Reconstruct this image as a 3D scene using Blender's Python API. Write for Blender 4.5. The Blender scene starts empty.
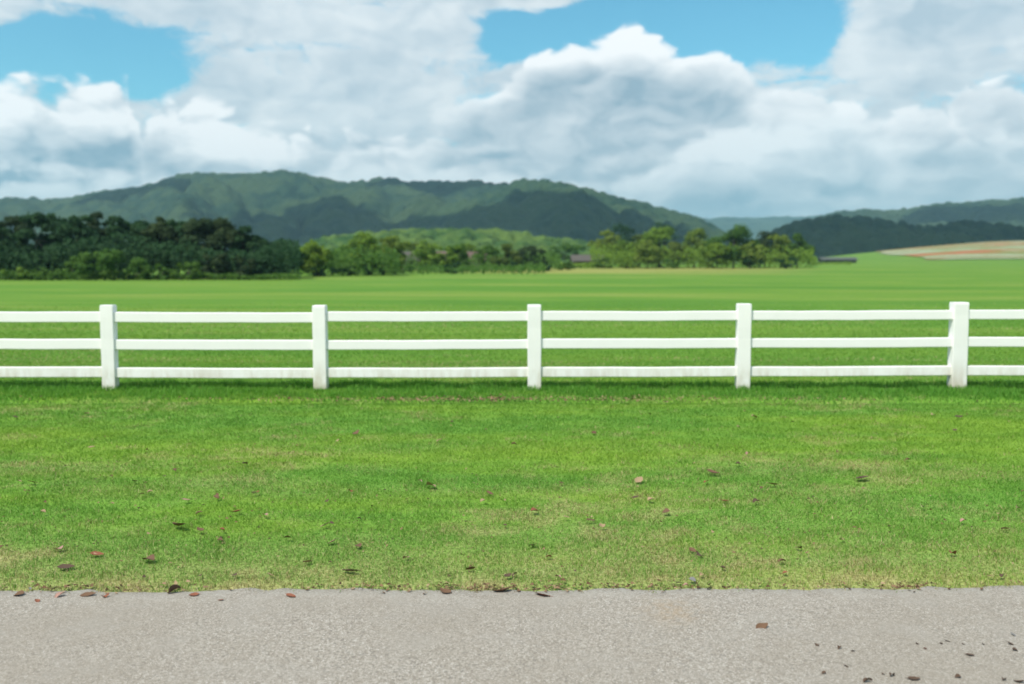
import bpy, math, random
import numpy as np
from mathutils import Vector, Matrix

random.seed(7)
rng = np.random.default_rng(7)
SC = bpy.context.scene
COL = SC.collection
W, H = 1024, 684
F = 995.0                    # focal length in pixels
CAM_H = 1.5
HORIZON = 262.0
PITCH = math.atan((H / 2 - HORIZON) / F)
R = math.radians

# ---------------------------------------------------------------- camera
cam_d = bpy.data.cameras.new('camera')
cam = bpy.data.objects.new('camera', cam_d)
COL.objects.link(cam)
cam.location = (0, 0, CAM_H)
cam.rotation_euler = (math.pi / 2 - PITCH, R(0.0), 0)
cam_d.sensor_width = 36.0
cam_d.lens = 36.0 * F / W
cam_d.clip_start = 0.05
cam_d.clip_end = 30000
cam_d.dof.use_dof = True
cam_d.dof.focus_distance = 5.2
cam_d.dof.aperture_fstop = (cam_d.lens / 1000.0) / 0.018
SC.camera = cam

def ray(px, py):
    dx, dz = (px - W / 2) / F, -(py - H / 2) / F
    c, s = math.cos(PITCH), math.sin(PITCH)
    return Vector((dx, c + dz * s, -s + dz * c))

def at(px, py, Y):
    """The point at distance Y in front of the camera seen at a pixel."""
    d = ray(px, py)
    return Vector((0, 0, CAM_H)) + d * (Y / d.y)

def ground(px, py, z=0.0):
    d = ray(px, py)
    return Vector((0, 0, CAM_H)) + d * ((z - CAM_H) / d.z)

# ---------------------------------------------------------------- numpy noise
def _hash(i, j, k):
    h = (i.astype(np.int64) * 374761393 + j.astype(np.int64) * 668265263 + k * 1442695041) & 0xffffffff
    h = ((h ^ (h >> 13)) * 1274126177) & 0xffffffff
    return ((h ^ (h >> 16)) & 0xffffff) / float(0xffffff)

def vnoise(x, y, seed=0):
    x = np.asarray(x, float); y = np.asarray(y, float)
    i, j = np.floor(x), np.floor(y)
    fx, fy = x - i, y - j
    fx = fx * fx * (3 - 2 * fx); fy = fy * fy * (3 - 2 * fy)
    a, b = _hash(i, j, seed), _hash(i + 1, j, seed)
    c, d = _hash(i, j + 1, seed), _hash(i + 1, j + 1, seed)
    return (a * (1 - fx) + b * fx) * (1 - fy) + (c * (1 - fx) + d * fx) * fy

def fbm(x, y, seed=0, octv=4, rough=0.5):
    t, amp, tot = 0.0, 1.0, 0.0
    for o in range(octv):
        t = t + amp * vnoise(np.asarray(x) * 2 ** o + 17.3 * o, np.asarray(y) * 2 ** o + 9.1 * o, seed + o)
        tot += amp; amp *= rough
    return t / tot

def bumps(x, y, seed=0):
    """Rounded tree-crown bumps, one per jittered unit cell, 0..1."""
    i0, j0 = np.floor(x), np.floor(y)
    best = np.zeros_like(x)
    for di in (-1, 0, 1):
        for dj in (-1, 0, 1):
            i, j = i0 + di, j0 + dj
            cx = i + 0.15 + 0.7 * _hash(i, j, seed); cy = j + 0.15 + 0.7 * _hash(i, j, seed + 5)
            rr = 0.5 + 0.35 * _hash(i, j, seed + 9)
            hh = 0.55 + 0.45 * _hash(i, j, seed + 13)
            d2 = ((x - cx) ** 2 + (y - cy) ** 2) / rr ** 2
            best = np.maximum(best, hh * np.sqrt(np.clip(1 - d2, 0, 1)))
    return best

def sstep(a, b, x):
    t = np.clip((np.asarray(x, float) - a) / (b - a), 0, 1)
    return t * t * (3 - 2 * t)

# ---------------------------------------------------------------- objects
def link(o, parent=None):
    COL.objects.link(o)
    if parent is not None:
        o.parent = parent
    return o

def tag(o, label=None, cat=None, group=None, kind=None):
    if label: o['label'] = label
    if cat: o['category'] = cat
    if group: o['group'] = group
    if kind: o['kind'] = kind
    return o

def thing(name, label, cat, loc=(0, 0, 0), rz=0.0, group=None):
    o = bpy.data.objects.new(name, None)
    link(o)
    o.location = loc
    o.rotation_euler = (0, 0, rz)
    return tag(o, label, cat, group)

def mesh_np(name, verts, faces, mat, smooth=False, attrs=None):
    """A mesh from numpy arrays; faces is a list of (n, k) int arrays."""
    me = bpy.data.meshes.new(name)
    verts = np.asarray(verts, np.float32)
    me.vertices.add(len(verts))
    me.vertices.foreach_set('co', verts.ravel())
    loops = np.concatenate([f.ravel() for f in faces]).astype(np.int32)
    sizes = np.concatenate([np.full(len(f), f.shape[1]) for f in faces]).astype(np.int32)
    starts = np.concatenate([[0], np.cumsum(sizes)[:-1]]).astype(np.int32)
    me.loops.add(len(loops)); me.loops.foreach_set('vertex_index', loops)
    me.polygons.add(len(sizes)); me.polygons.foreach_set('loop_start', starts)
    me.update(calc_edges=True)
    if smooth:
        me.polygons.foreach_set('use_smooth', np.ones(len(sizes), bool))
    for k, v in (attrs or {}).items():
        a = me.attributes.new(k, 'FLOAT', 'POINT')
        a.data.foreach_set('value', np.asarray(v, np.float32))
    if mat: me.materials.append(mat)
    return me

def obj(name, me, parent=None):
    return link(bpy.data.objects.new(name, me), parent)

class MB:
    """Collects simple shapes into one mesh."""
    def __init__(self): self.v, self.f = [], []
    def add(self, vs, fs):
        o = len(self.v); self.v += [tuple(v) for v in vs]; self.f += [tuple(i + o for i in f) for f in fs]
    def box(self, x0, x1, y0, y1, z0, z1):
        self.add([(x0,y0,z0),(x1,y0,z0),(x1,y1,z0),(x0,y1,z0),(x0,y0,z1),(x1,y0,z1),(x1,y1,z1),(x0,y1,z1)],
                 [(0,3,2,1),(4,5,6,7),(0,1,5,4),(1,2,6,5),(2,3,7,6),(3,0,4,7)])
    def tube(self, pts, rad, n=7):
        pts = [Vector(p) for p in pts]; rings = []
        vs, fs = [], []
        for k, p in enumerate(pts):
            d = (pts[min(k + 1, len(pts) - 1)] - pts[max(k - 1, 0)]).normalized()
            a = d.orthogonal().normalized(); b = d.cross(a)
            for q in range(n):
                t = 2 * math.pi * q / n
                vs.append(p + (a * math.cos(t) + b * math.sin(t)) * rad[k])
        for k in range(len(pts) - 1):
            for q in range(n):
                fs.append((k*n+q, k*n+(q+1)%n, (k+1)*n+(q+1)%n, (k+1)*n+q))
        fs.append(tuple(range(n))[::-1]); fs.append(tuple(range((len(pts)-1)*n, len(pts)*n)))
        self.add(vs, fs)
    def mesh(self, name, mat, smooth=False, bevel=0):
        me = bpy.data.meshes.new(name)
        me.from_pydata(self.v, [], self.f)
        if bevel:
            import bmesh
            bm = bmesh.new(); bm.from_mesh(me)
            bmesh.ops.bevel(bm, geom=bm.edges[:] , offset=bevel, segments=2, affect='EDGES', profile=0.5)
            bm.to_mesh(me); bm.free()
        me.update()
        if smooth: me.polygons.foreach_set('use_smooth', [True] * len(me.polygons))
        if mat: me.materials.append(mat)
        return me

# ---------------------------------------------------------------- node helpers
class NT:
    def __init__(self, tree): self.t = tree; self.n = tree.nodes; self.l = tree.links
    def node(self, typ, **kw):
        n = self.n.new(typ)
        for k, v in kw.items(): setattr(n, k, v)
        return n
    def put(self, sock, v):
        if hasattr(v, 'is_output'): self.l.new(v, sock)
        elif v is not None:
            if hasattr(sock.default_value, '__len__') and not hasattr(v, '__len__'): v = (v,) * len(sock.default_value)
            if hasattr(v, '__len__') and len(v) == 3 and len(sock.default_value) == 4: v = (*v, 1)
            sock.default_value = v
    def m(self, op, a, b=None, c=None, clamp=False):
        n = self.node('ShaderNodeMath', operation=op, use_clamp=clamp)
        for s, v in zip(n.inputs, (a, b, c)):
            if v is not None: self.put(s, v)
        return n.outputs[0]
    def smooth(self, x, a, b, lo=0.0, hi=1.0):
        n = self.node('ShaderNodeMapRange', interpolation_type='SMOOTHSTEP')
        for s, v in zip(n.inputs[:5], (x, a, b, lo, hi)): self.put(s, v)
        return n.outputs[0]
    def mix(self, f, a, b, blend='MIX'):
        n = self.node('ShaderNodeMix', data_type='RGBA', blend_type=blend)
        self.put(n.inputs[0], f); self.put(n.inputs[6], a); self.put(n.inputs[7], b)
        return n.outputs[2]
    def vec(self, x, y, z):
        n = self.node('ShaderNodeCombineXYZ')
        for s, v in zip(n.inputs, (x, y, z)): self.put(s, v)
        return n.outputs[0]
    def sep(self, v):
        n = self.node('ShaderNodeSeparateXYZ'); self.put(n.inputs[0], v); return n.outputs
    def noise(self, vec, scale, detail=4.0, rough=0.5, dist=0.0, dims='3D', out=0):
        n = self.node('ShaderNodeTexNoise', noise_dimensions=dims)
        self.put(n.inputs['Vector'], vec); n.inputs['Scale'].default_value = scale
        n.inputs['Detail'].default_value = detail; n.inputs['Roughness'].default_value = rough
        n.inputs['Distortion'].default_value = dist
        return n.outputs[out]
    def mapping(self, vec, scale=(1, 1, 1), loc=(0, 0, 0), rot=(0, 0, 0)):
        n = self.node('ShaderNodeMapping'); self.put(n.inputs[0], vec)
        n.inputs['Scale'].default_value = scale; n.inputs['Location'].default_value = loc; n.inputs['Rotation'].default_value = rot
        return n.outputs[0]
    def ramp(self, f, stops):
        n = self.node('ShaderNodeValToRGB'); e = n.color_ramp.elements
        while len(e) < len(stops): e.new(0.5)
        for el, (p, c) in zip(e, stops):
            el.position = p; el.color = (*c, 1) if len(c) == 3 else c
        self.put(n.inputs[0], f); return n.outputs[0]
    def bump(self, h, strength=0.3, distance=0.1):
        n = self.node('ShaderNodeBump'); self.put(n.inputs['Height'], h)
        n.inputs['Strength'].default_value = strength; n.inputs['Distance'].default_value = distance
        return n.outputs[0]

def new_mat(name):
    m = bpy.data.materials.new(name); m.use_nodes = True
    nt = NT(m.node_tree); nt.n.clear()
    out = nt.node('ShaderNodeOutputMaterial')
    return m, nt, out

def principled(nt, out, color, rough=0.8, normal=None, spec=0.3):
    b = nt.node('ShaderNodeBsdfPrincipled')
    nt.put(b.inputs['Base Color'], color); nt.put(b.inputs['Roughness'], rough)
    b.inputs['Specular IOR Level'].default_value = spec
    if normal is not None: nt.put(b.inputs['Normal'], normal)
    nt.l.new(b.outputs[0], out.inputs[0])
    return b

def pos(nt): return nt.node('ShaderNodeNewGeometry').outputs['Position']
def attr(nt, name):
    return nt.node('ShaderNodeAttribute', attribute_name=name).outputs['Fac']
def obj_rand(nt): return nt.node('ShaderNodeObjectInfo').outputs['Random']
# ================================================================ sky, sun, render look
SUN_DIR = Vector((-0.52, -0.60, 0)).normalized()
SUN_EL = R(56)
SUN_DIR = Vector((SUN_DIR.x * math.cos(SUN_EL), SUN_DIR.y * math.cos(SUN_EL), math.sin(SUN_EL)))
sun_d = bpy.data.lights.new('sun', 'SUN')
sun_d.energy = 3.6; sun_d.angle = R(0.5); sun_d.color = (1.0, 0.94, 0.84)
sun = link(bpy.data.objects.new('sun', sun_d))
sun.rotation_euler = SUN_DIR.to_track_quat('Z', 'Y').to_euler()
sun.location = (0, 0, 30)

def ang(px, py):
    """Azimuth and elevation of a pixel, in pixel-sized steps about the horizon ahead."""
    d = ray(px, py).normalized()
    return math.atan2(d.x, d.y) * F, math.asin(d.z) * F

world = bpy.data.worlds.new('World'); SC.world = world
world.use_nodes = True
nt = NT(world.node_tree); nt.n.clear()
w_out = nt.node('ShaderNodeOutputWorld')
bg = nt.node('ShaderNodeBackground'); bg.inputs['Strength'].default_value = 0.1
nt.l.new(bg.outputs[0], w_out.inputs[0])
skyt = nt.node('ShaderNodeTexSky', sky_type='NISHITA')
skyt.sun_disc = False
skyt.sun_elevation = SUN_EL
skyt.sun_rotation = math.atan2(SUN_DIR.x, SUN_DIR.y)
skyt.altitude = 300; skyt.air_density = 1.0; skyt.dust_density = 0.6; skyt.ozone_density = 2.0
clear = nt.mix(1.0, skyt.outputs[0], (0.56, 1.14, 1.10), 'MULTIPLY')

dirv = nt.node('ShaderNodeTexCoord').outputs['Generated']
dx, dy, dz = nt.sep(dirv)
U = nt.m('MULTIPLY', nt.m('ARCTAN2', dx, dy), F)
V = nt.m('MULTIPLY', nt.m('ARCSINE', dz), F)          # up positive

def curve(x, pts, lo, hi, y0, y1):
    n = nt.node('ShaderNodeFloatCurve')
    c = n.mapping.curves[0]
    P = sorted(((a - lo) / (hi - lo), (b - y0) / (y1 - y0)) for a, b in pts)
    P = [(-0.0, P[0][1])] + [p for p in P if 0.001 < p[0] < 0.999] + [(1.0, P[-1][1])]
    while len(c.points) < len(P): c.points.new(0.5, 0.5)
    for p, (a, b) in zip(c.points, P):
        p.location = (a, min(max(b, 0), 1)); p.handle_type = 'AUTO_CLAMPED'
    n.mapping.use_clip = False
    n.mapping.update()
    mr = nt.node('ShaderNodeMapRange'); 
    for s, v in zip(mr.inputs[:5], (x, lo, hi, 0, 1)): nt.put(s, v)
    nt.put(n.inputs['Value'], mr.outputs[0]); nt.put(n.inputs['Factor'], 1.0)
    return nt.m('ADD', nt.m('MULTIPLY', n.outputs[0], y1 - y0), y0)

P3 = nt.vec(nt.m('MULTIPLY', U, 0.01), nt.m('MULTIPLY', V, 0.0185), 0.0)
def field(vec, seed, sc=1.0, detail=6.0, rough=0.58):
    return nt.noise(nt.mapping(vec, scale=(sc, sc, 1), loc=(0, 0, seed)), 1.0, detail, rough)

def contrast(x, k): return nt.m('MULTIPLY', nt.m('SUBTRACT', x, 0.5), k)

def puffs(vec, sc):
    n = nt.node('ShaderNodeTexVoronoi', voronoi_dimensions='2D', feature='SMOOTH_F1')
    n.inputs['Smoothness'].default_value = 0.25; n.inputs['Scale'].default_value = sc
    n.inputs['Detail'].default_value = 1.6; n.inputs['Roughness'].default_value = 0.5
    nt.put(n.inputs['Vector'], vec); return n.outputs['Distance']

warp = nt.noise(P3, 1.4, 3.0, 0.55, out=1)
wv = nt.node('ShaderNodeVectorMath', operation='SUBTRACT'); nt.put(wv.inputs[0], warp); wv.inputs[1].default_value = (0.5, 0.5, 0.5)
ws = nt.node('ShaderNodeVectorMath', operation='SCALE'); nt.put(ws.inputs[0], wv.outputs[0]); ws.inputs['Scale'].default_value = 0.75
wa = nt.node('ShaderNodeVectorMath', operation='ADD'); nt.put(wa.inputs[0], P3); nt.put(wa.inputs[1], ws.outputs[0])
PW = wa.outputs[0]
PUFF = nt.m('SUBTRACT', 0.42, puffs(PW, 2.3))                       # rounded heads of the cumulus
PUFF2 = nt.m('SUBTRACT', 0.42, puffs(nt.mapping(PW, loc=(-0.10, 0.15, 0)), 2.3))
SOFT = field(PW, 31.0, 1.0, 4, 0.5)
SOFT2 = field(nt.mapping(PW, loc=(-0.16, 0.22, 0)), 31.0, 1.0, 4, 0.5)
RELIEF = nt.m('ADD', nt.m('MULTIPLY', nt.m('SUBTRACT', PUFF, PUFF2), 0.55), nt.m('MULTIPLY', nt.m('SUBTRACT', SOFT, SOFT2), 2.4))
DENS = contrast(field(PW, 44.0, 0.6, 3, 0.5), 2.6)

FINE = contrast(field(PW, 77.0, 1.7, 5, 0.6), 2.6)

def blob(px, py, rx, ry):
    u, v = ang(px, py)
    a = nt.m('MULTIPLY', nt.m('SUBTRACT', U, u), 1.0 / rx)
    b = nt.m('MULTIPLY', nt.m('SUBTRACT', V, v), 1.0 / ry)
    d = nt.m('ADD', nt.m('MULTIPLY', a, a), nt.m('MULTIPLY', b, b))
    return nt.m('EXPONENT', nt.m('MULTIPLY', d, -1.0))

def sumup(*xs):
    t = xs[0]
    for x in xs[1:]: t = nt.m('ADD', t, x)
    return t

WHITE = (7.9, 8.1, 8.2)
GREY = (3.2, 4.1, 4.8)
def layer(base, tops, seed, amp, soft, fall, wiggle=1.0, shade_amp=60, grey=GREY, white=WHITE, extra=None, opacity=1.0, relief=1.0, puff=2.2, xfade=None):
    """One bank of cloud: its crest line against azimuth, lit rim, grey underside."""
    pts = [ang(px, py) for px, py in tops]
    T = curve(U, pts, -700, 700, -400, 800)
    big = contrast(field(PW, seed, 0.8, 6, 0.6), 2.4)
    s = nt.m('ADD', nt.m('SUBTRACT', T, V), nt.m('MULTIPLY', big, amp * 1.3))
    s = nt.m('ADD', s, nt.m('MULTIPLY', PUFF, amp * puff))
    a = nt.smooth(s, 0, soft)
    if xfade: a = nt.m('MULTIPLY', a, nt.smooth(U, ang(xfade[0], 120)[0], ang(xfade[1], 120)[0]))
    if opacity != 1.0: a = nt.m('MULTIPLY', a, opacity)
    g = nt.smooth(nt.m('ADD', s, nt.m('MULTIPLY', DENS, shade_amp)), fall * 0.1, fall)
    l = nt.m('SUBTRACT', 0.96, nt.m('MULTIPLY', g, 0.82))
    l = nt.m('SUBTRACT', l, nt.m('MULTIPLY', nt.m('MULTIPLY', FINE, g), 0.10))
    l = nt.m('ADD', l, nt.m('MULTIPLY', RELIEF, relief))
    if extra is not None: l = nt.m('ADD', l, extra)
    l = nt.m('MAXIMUM', nt.m('MINIMUM', l, 1.0), -0.25)
    mixn = nt.node('ShaderNodeMix', data_type='RGBA', clamp_factor=False)
    nt.put(mixn.inputs[0], l); nt.put(mixn.inputs[6], grey); nt.put(mixn.inputs[7], white)
    return nt.mix(a, base, mixn.outputs[2])

# high pale deck with ragged blue gaps
cov = nt.m('ADD', 0.42, nt.m('MULTIPLY', contrast(field(PW, 2.1, 1.3, 7, 0.66), 2.4), 1.3))
for px, py, rx, ry, k in [(88, 46, 80, 32, 1.6), (30, 58, 50, 18, 1.0), (142, 84, 22, 16, 0.9), (511, 34, 26, 24, 1.7), (690, 22, 125, 36, 1.7), (800, 36, 46, 22, 1.0), (590, 30, 50, 24, 0.9)]:
    cov = nt.m('SUBTRACT', cov, nt.m('MULTIPLY', blob(px, py, rx, ry), k))
for px, py, rx, ry, k in [(-4, 10, 46, 26, 0.55), (130, 0, 50, 20, 0.6), (528, -4, 60, 14, 1.0), (330, 40, 150, 60, 0.5), (350, 112, 80, 34, 0.7), (930, 30, 90, 60, 0.7), (862, 42, 22, 16, 0.8)]:
    cov = nt.m('ADD', cov, nt.m('MULTIPLY', blob(px, py, rx, ry), k))
da = nt.smooth(cov, -0.10, 0.62, 0, 0.97)
dl = sumup(0.62, nt.m('MULTIPLY', DENS, -0.28), nt.m('MULTIPLY', RELIEF, 0.75), nt.m('MULTIPLY', blob(862, 42, 26, 18), 0.5), nt.m('MULTIPLY', blob(940, 20, 70, 34), -0.30), nt.m('MULTIPLY', blob(330, 90, 90, 30), -0.10), nt.m('MULTIPLY', blob(445, 96, 30, 18), 0.35))
dl = nt.m('MAXIMUM', nt.m('MINIMUM', dl, 1.0), 0.0)
sky = nt.mix(da, clear, nt.mix(dl, (3.7, 4.6, 5.3), (6.3, 6.75, 7.0)))
# left cumulus pair
sky = layer(sky, [(-60,66),(0,70),(30,72),(50,82),(75,75),(110,70),(130,76),(141,118),(150,100),(175,90),(200,84),(225,92),(260,104),(300,124),(400,128),(470,136),(560,190),(700,240),(1100,260)],
            5.3, 12, 14, 80, shade_amp=30, relief=1.0, extra=sumup(nt.m('MULTIPLY', blob(30, 105, 90, 22), 0.15), nt.m('MULTIPLY', blob(215, 120, 60, 36), 0.5), nt.m('MULTIPLY', blob(90, 148, 90, 16), -0.5), nt.m('MULTIPLY', blob(370, 120, 90, 36), -0.25)))
# great central cumulus
sky = layer(sky, [(-60,200),(300,170),(400,130),(440,104),(475,86),(500,74),(520,62),(532,44),(556,40),(590,36),(612,26),(630,16),(650,24),(672,36),(700,38),(722,40),(745,54),(758,72),(790,82),(830,86),(870,104),(900,104),(960,84),(1000,72),(1060,80)],
            8.9, 7, 10, 56, shade_amp=22, relief=0.6, grey=(3.5,4.35,5.0), puff=2.6, xfade=(400, 515),
            extra=sumup(nt.m('MULTIPLY', blob(585, 42, 70, 16), 0.55), nt.m('MULTIPLY', blob(670, 40, 70, 20), 0.3), nt.m('MULTIPLY', blob(560, 82, 60, 18), -0.35), nt.m('MULTIPLY', blob(700, 84, 90, 24), -0.15), nt.m('MULTIPLY', blob(790, 92, 60, 14), -0.2), nt.m('MULTIPLY', blob(980, 68, 46, 12), 0.5), nt.m('MULTIPLY', blob(930, 100, 60, 14), -0.2)))
# lower bank with bright arcs
sky = layer(sky, [(-60,240),(0,166),(90,156),(150,170),(240,165),(330,160),(420,150),(500,160),(600,176),(640,156),(700,124),(740,110),(800,106),(870,110),(895,126),(930,132),(990,116),(1060,116)],
            12.4, 9, 20, 84, shade_amp=34, relief=0.7, grey=(3.3,4.3,5.0), white=(7.2, 7.6, 7.8),
            extra=sumup(nt.m('MULTIPLY', blob(800, 108, 80, 12), 0.4), nt.m('MULTIPLY', blob(750, 150, 46, 20), 0.4), nt.m('MULTIPLY', blob(618, 160, 34, 11), -0.8), nt.m('MULTIPLY', blob(968, 158, 70, 14), -0.7), nt.m('MULTIPLY', blob(720, 205, 90, 14), -0.35), nt.m('MULTIPLY', blob(885, 130, 30, 22), 0.4), nt.m('MULTIPLY', blob(820, 130, 40, 12), -0.2)))
# low bank over the hills
sky = layer(sky, [(-60,172),(60,160),(130,176),(200,168),(300,160),(420,164),(500,176),(560,164),(640,170),(700,184),(800,194),(880,184),(960,174),(1060,180)],
            15.8, 8, 44, 70, shade_amp=26, relief=0.8, grey=(3.5,4.7,5.4), white=(6.6, 7.1, 7.3), opacity=0.8,
            extra=sumup(nt.m('MULTIPLY', blob(740, 212, 130, 18), -0.7), nt.m('MULTIPLY', blob(990, 182, 60, 12), 0.35), nt.m('MULTIPLY', blob(260, 166, 80, 10), 0.3), 0.15))
# the part of the sky overhead and behind: broken cloud
over = nt.noise(dirv, 2.6, 7.0, 0.56)
oc = nt.mix(nt.smooth(over, 0.44, 0.58), clear, (6.0, 6.4, 6.6))
sky = nt.mix(nt.smooth(V, 330, 560), sky, oc)
nt.l.new(sky, bg.inputs['Color'])
world.cycles.sampling_method = 'MANUAL'
world.cycles.sample_map_resolution = 512

vs = SC.view_settings
vs.view_transform = 'Standard'; vs.look = 'None'; vs.gamma = 1.0; vs.use_curve_mapping = False
vs.exposure = 0.48
SC.display_settings.display_device = 'sRGB'
SC.cycles.filter_width = 1.7
SC.cycles.max_bounces = 6
SC.cycles.transparent_max_bounces = 8
SC.cycles.caustics_reflective = False; SC.cycles.caustics_refractive = False
# ================================================================ ground, road, lawn
def terrain(x, y):
    """Height of the ground: level lawn, field rising very gently, a slope far off on the right."""
    x = np.asarray(x, float); y = np.asarray(y, float)
    g = 1.05 * sstep(75, 300, y)
    g = g + 0.10 * (fbm(x / 14.0, y / 9.0, 3, 3) - 0.5) * sstep(16, 40, y)
    u = x / np.maximum(y, 1.0)
    g = g + 13.5 * sstep(255, 640, y) * sstep(0.22, 0.52, u + 0.05 * (fbm(y / 160.0, x / 200.0, 8, 2) - 0.5))
    g = g + 0.02 * (fbm(x / 1.1, y / 0.8, 21, 3) - 0.5) * sstep(4.9, 6.0, y) * (1 - sstep(16, 30, y))
    # shallow furrow along the front of the rough strip by the fence
    yf = 10.62 + 0.10 * (fbm(x / 1.7, 0 * x, 31, 3) - 0.5)
    g = g - 0.06 * np.exp(-((y - yf) / 0.10) ** 2) * (0.4 + fbm(x / 0.8, 0 * x, 33, 2)) + 0.012 * sstep(yf, yf + 0.3, y) * (1 - sstep(12.1, 12.6, y))
    return g

def road_edge(x):
    """Where the paving ends and the turf begins."""
    x = np.asarray(x, float)
    return 4.48 + 0.010 * x + 0.085 * (fbm(x / 0.42, 0 * x + 4.2, 41, 3) - 0.5) + 0.065 * (fbm(x / 0.08, 0 * x + 1.2, 44, 3) - 0.5)

def zt(x, y): return float(terrain(np.array([x]), np.array([y]))[0])

def straw_field(x, y):
    """How dry the turf is, 0..1: speckled patches on the lawn, a dry margin along the paving."""
    p = fbm(x / 0.9, y / 0.7, 51, 4, 0.6)
    q = fbm(x / 0.16, y / 0.14, 57, 3, 0.6)
    d = 0.45 * sstep(0.50, 0.72, p * 0.55 + q * 0.45)
    mid = 0.30 * sstep(0.40, 0.62, fbm(x / 1.6, y / 0.8, 61, 3)) * np.exp(-((y - 7.0) / 0.8) ** 2)
    e = np.maximum(y - road_edge(x), 0) * (0.7 + 0.6 * fbm(x / 0.8, 0 * x, 63, 3))
    edge = 0.56 * np.exp(-(e / 0.72) ** 1.5)
    return np.clip(d + mid + edge * (0.70 + 0.7 * q) , 0, 0.9)

def turf_color(nt, straw, rand, hue):
    """Blade colour from dryness, a random number and a slow patchy hue."""
    green = nt.ramp(rand, [(0.0, (0.066, 0.190, 0.020)), (0.45, (0.116, 0.292, 0.035)), (0.8, (0.175, 0.352, 0.052)), (1.0, (0.235, 0.385, 0.076))])
    green = nt.mix(nt.smooth(hue, 0.44, 0.70), green, (0.205, 0.350, 0.038))
    dry = nt.ramp(rand, [(0.0, (0.22, 0.155, 0.07)), (0.5, (0.43, 0.345, 0.165)), (1.0, (0.58, 0.49, 0.28))])
    return nt.mix(straw, green, dry)

def hue_field(nt, p):
    yy_ = nt.m('MULTIPLY', nt.m('SUBTRACT', nt.sep(p)[1], 8.1), 0.85)
    band = nt.m('MULTIPLY', nt.m('EXPONENT', nt.m('MULTIPLY', nt.m('MULTIPLY', yy_, yy_), -1.0)), 0.11)
    n0_ = nt.m('ADD', nt.m('MULTIPLY', nt.noise(nt.mapping(p, scale=(0.16, 0.62, 0.2)), 1.0, 3, 0.55), 0.65), band)
    return nt.m('ADD', n0_,
                nt.m('MULTIPLY', nt.noise(nt.mapping(p, scale=(0.9, 2.2, 1)), 1.0, 3, 0.55), 0.35))

# the one sheet of ground
m_ground, nt, out = new_mat('turf_ground')
p = pos(nt)
px_, py_, pz_ = nt.sep(p)
fine = nt.noise(p, 55, 4, 0.7)
hue = hue_field(nt, p)
near = turf_color(nt, nt.m('MULTIPLY', attr(nt, 'straw'), 0.8), nt.smooth(fine, 0.3, 0.7), hue)
near = nt.mix(nt.smooth(nt.noise(p, 38, 3, 0.6), 0.46, 0.62, 0, 0.45), near, (0.075, 0.075, 0.028))
# pasture beyond the fence: long mowing streaks running across the view
wp = nt.node('ShaderNodeVectorMath', operation='ADD'); nt.put(wp.inputs[0], p); nt.put(wp.inputs[1], nt.vec(0.0, nt.m('MULTIPLY', nt.noise(nt.mapping(p, scale=(0.05, 0.05, 0)), 1.0, 3, 0.6), 14.0), 0.0))
st1 = nt.noise(nt.mapping(wp.outputs[0], scale=(0.020, 0.13, 0), rot=(0, 0, R(4))), 1.0, 5, 0.62)
st2 = nt.noise(nt.mapping(p, scale=(0.11, 0.5, 0), rot=(0, 0, R(-3))), 1.0, 4, 0.65)
st = nt.m('ADD', nt.m('MULTIPLY', st1, 0.65), nt.m('MULTIPLY', st2, 0.35))
past = nt.ramp(st, [(0.36, (0.070, 0.190, 0.022)), (0.46, (0.098, 0.228, 0.027)), (0.54, (0.148, 0.262, 0.036)), (0.63, (0.220, 0.285, 0.062))])
past = nt.mix(nt.smooth(nt.noise(p, 6, 5, 0.7), 0.35, 0.7, 0, 0.45), past, (0.085, 0.150, 0.020))
far = nt.mix(nt.m('MULTIPLY', attr(nt, 'hay'), nt.smooth(st1, 0.28, 0.46)), past, (0.27, 0.27, 0.075))
col = nt.mix(nt.smooth(py_, 11.9, 13.5), near, far)
principled(nt, out, col, 0.95, nt.bump(fine, 0.5, 0.02), 0.1)

ys = np.concatenate([np.linspace(-60, 3.5, 12), np.arange(4.0, 13, 0.09), np.arange(13, 40, 0.6), np.arange(40, 120, 3), np.arange(120, 700, 8), np.geomspace(700, 9000, 24)])
us = np.linspace(-1, 1, 281)
Y, Uu = np.meshgrid(ys, us, indexing='ij')
half = 9 + 1.05 * np.maximum(Y, 0)
X = Uu * half
# columns need to be evenly dense near the camera
Z = terrain(X, Y)
Z = Z - 0.02 * (1 - sstep(0.0, 0.06, Y - (4.48 + 0.010 * X)))
straw_v = straw_field(X, Y)
hay_v = 0.9 * sstep(105, 135, Y) * (1 - sstep(165, 195, Y)) * sstep(-0.12, 0.02, X / np.maximum(Y, 1)) * (1 - sstep(0.2, 0.34, X / np.maximum(Y, 1)))
n0, n1 = Y.shape
idx = np.arange(n0 * n1).reshape(n0, n1)
quads = np.stack([idx[:-1, :-1], idx[:-1, 1:], idx[1:, 1:], idx[1:, :-1]], -1).reshape(-1, 4)
me = mesh_np('ground', np.stack([X, Y, Z], -1).reshape(-1, 3), [quads], m_ground, True, {'straw': straw_v.ravel(), 'hay': np.clip(hay_v, 0, 1).ravel()})
tag(obj('ground', me), kind='structure')

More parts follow.
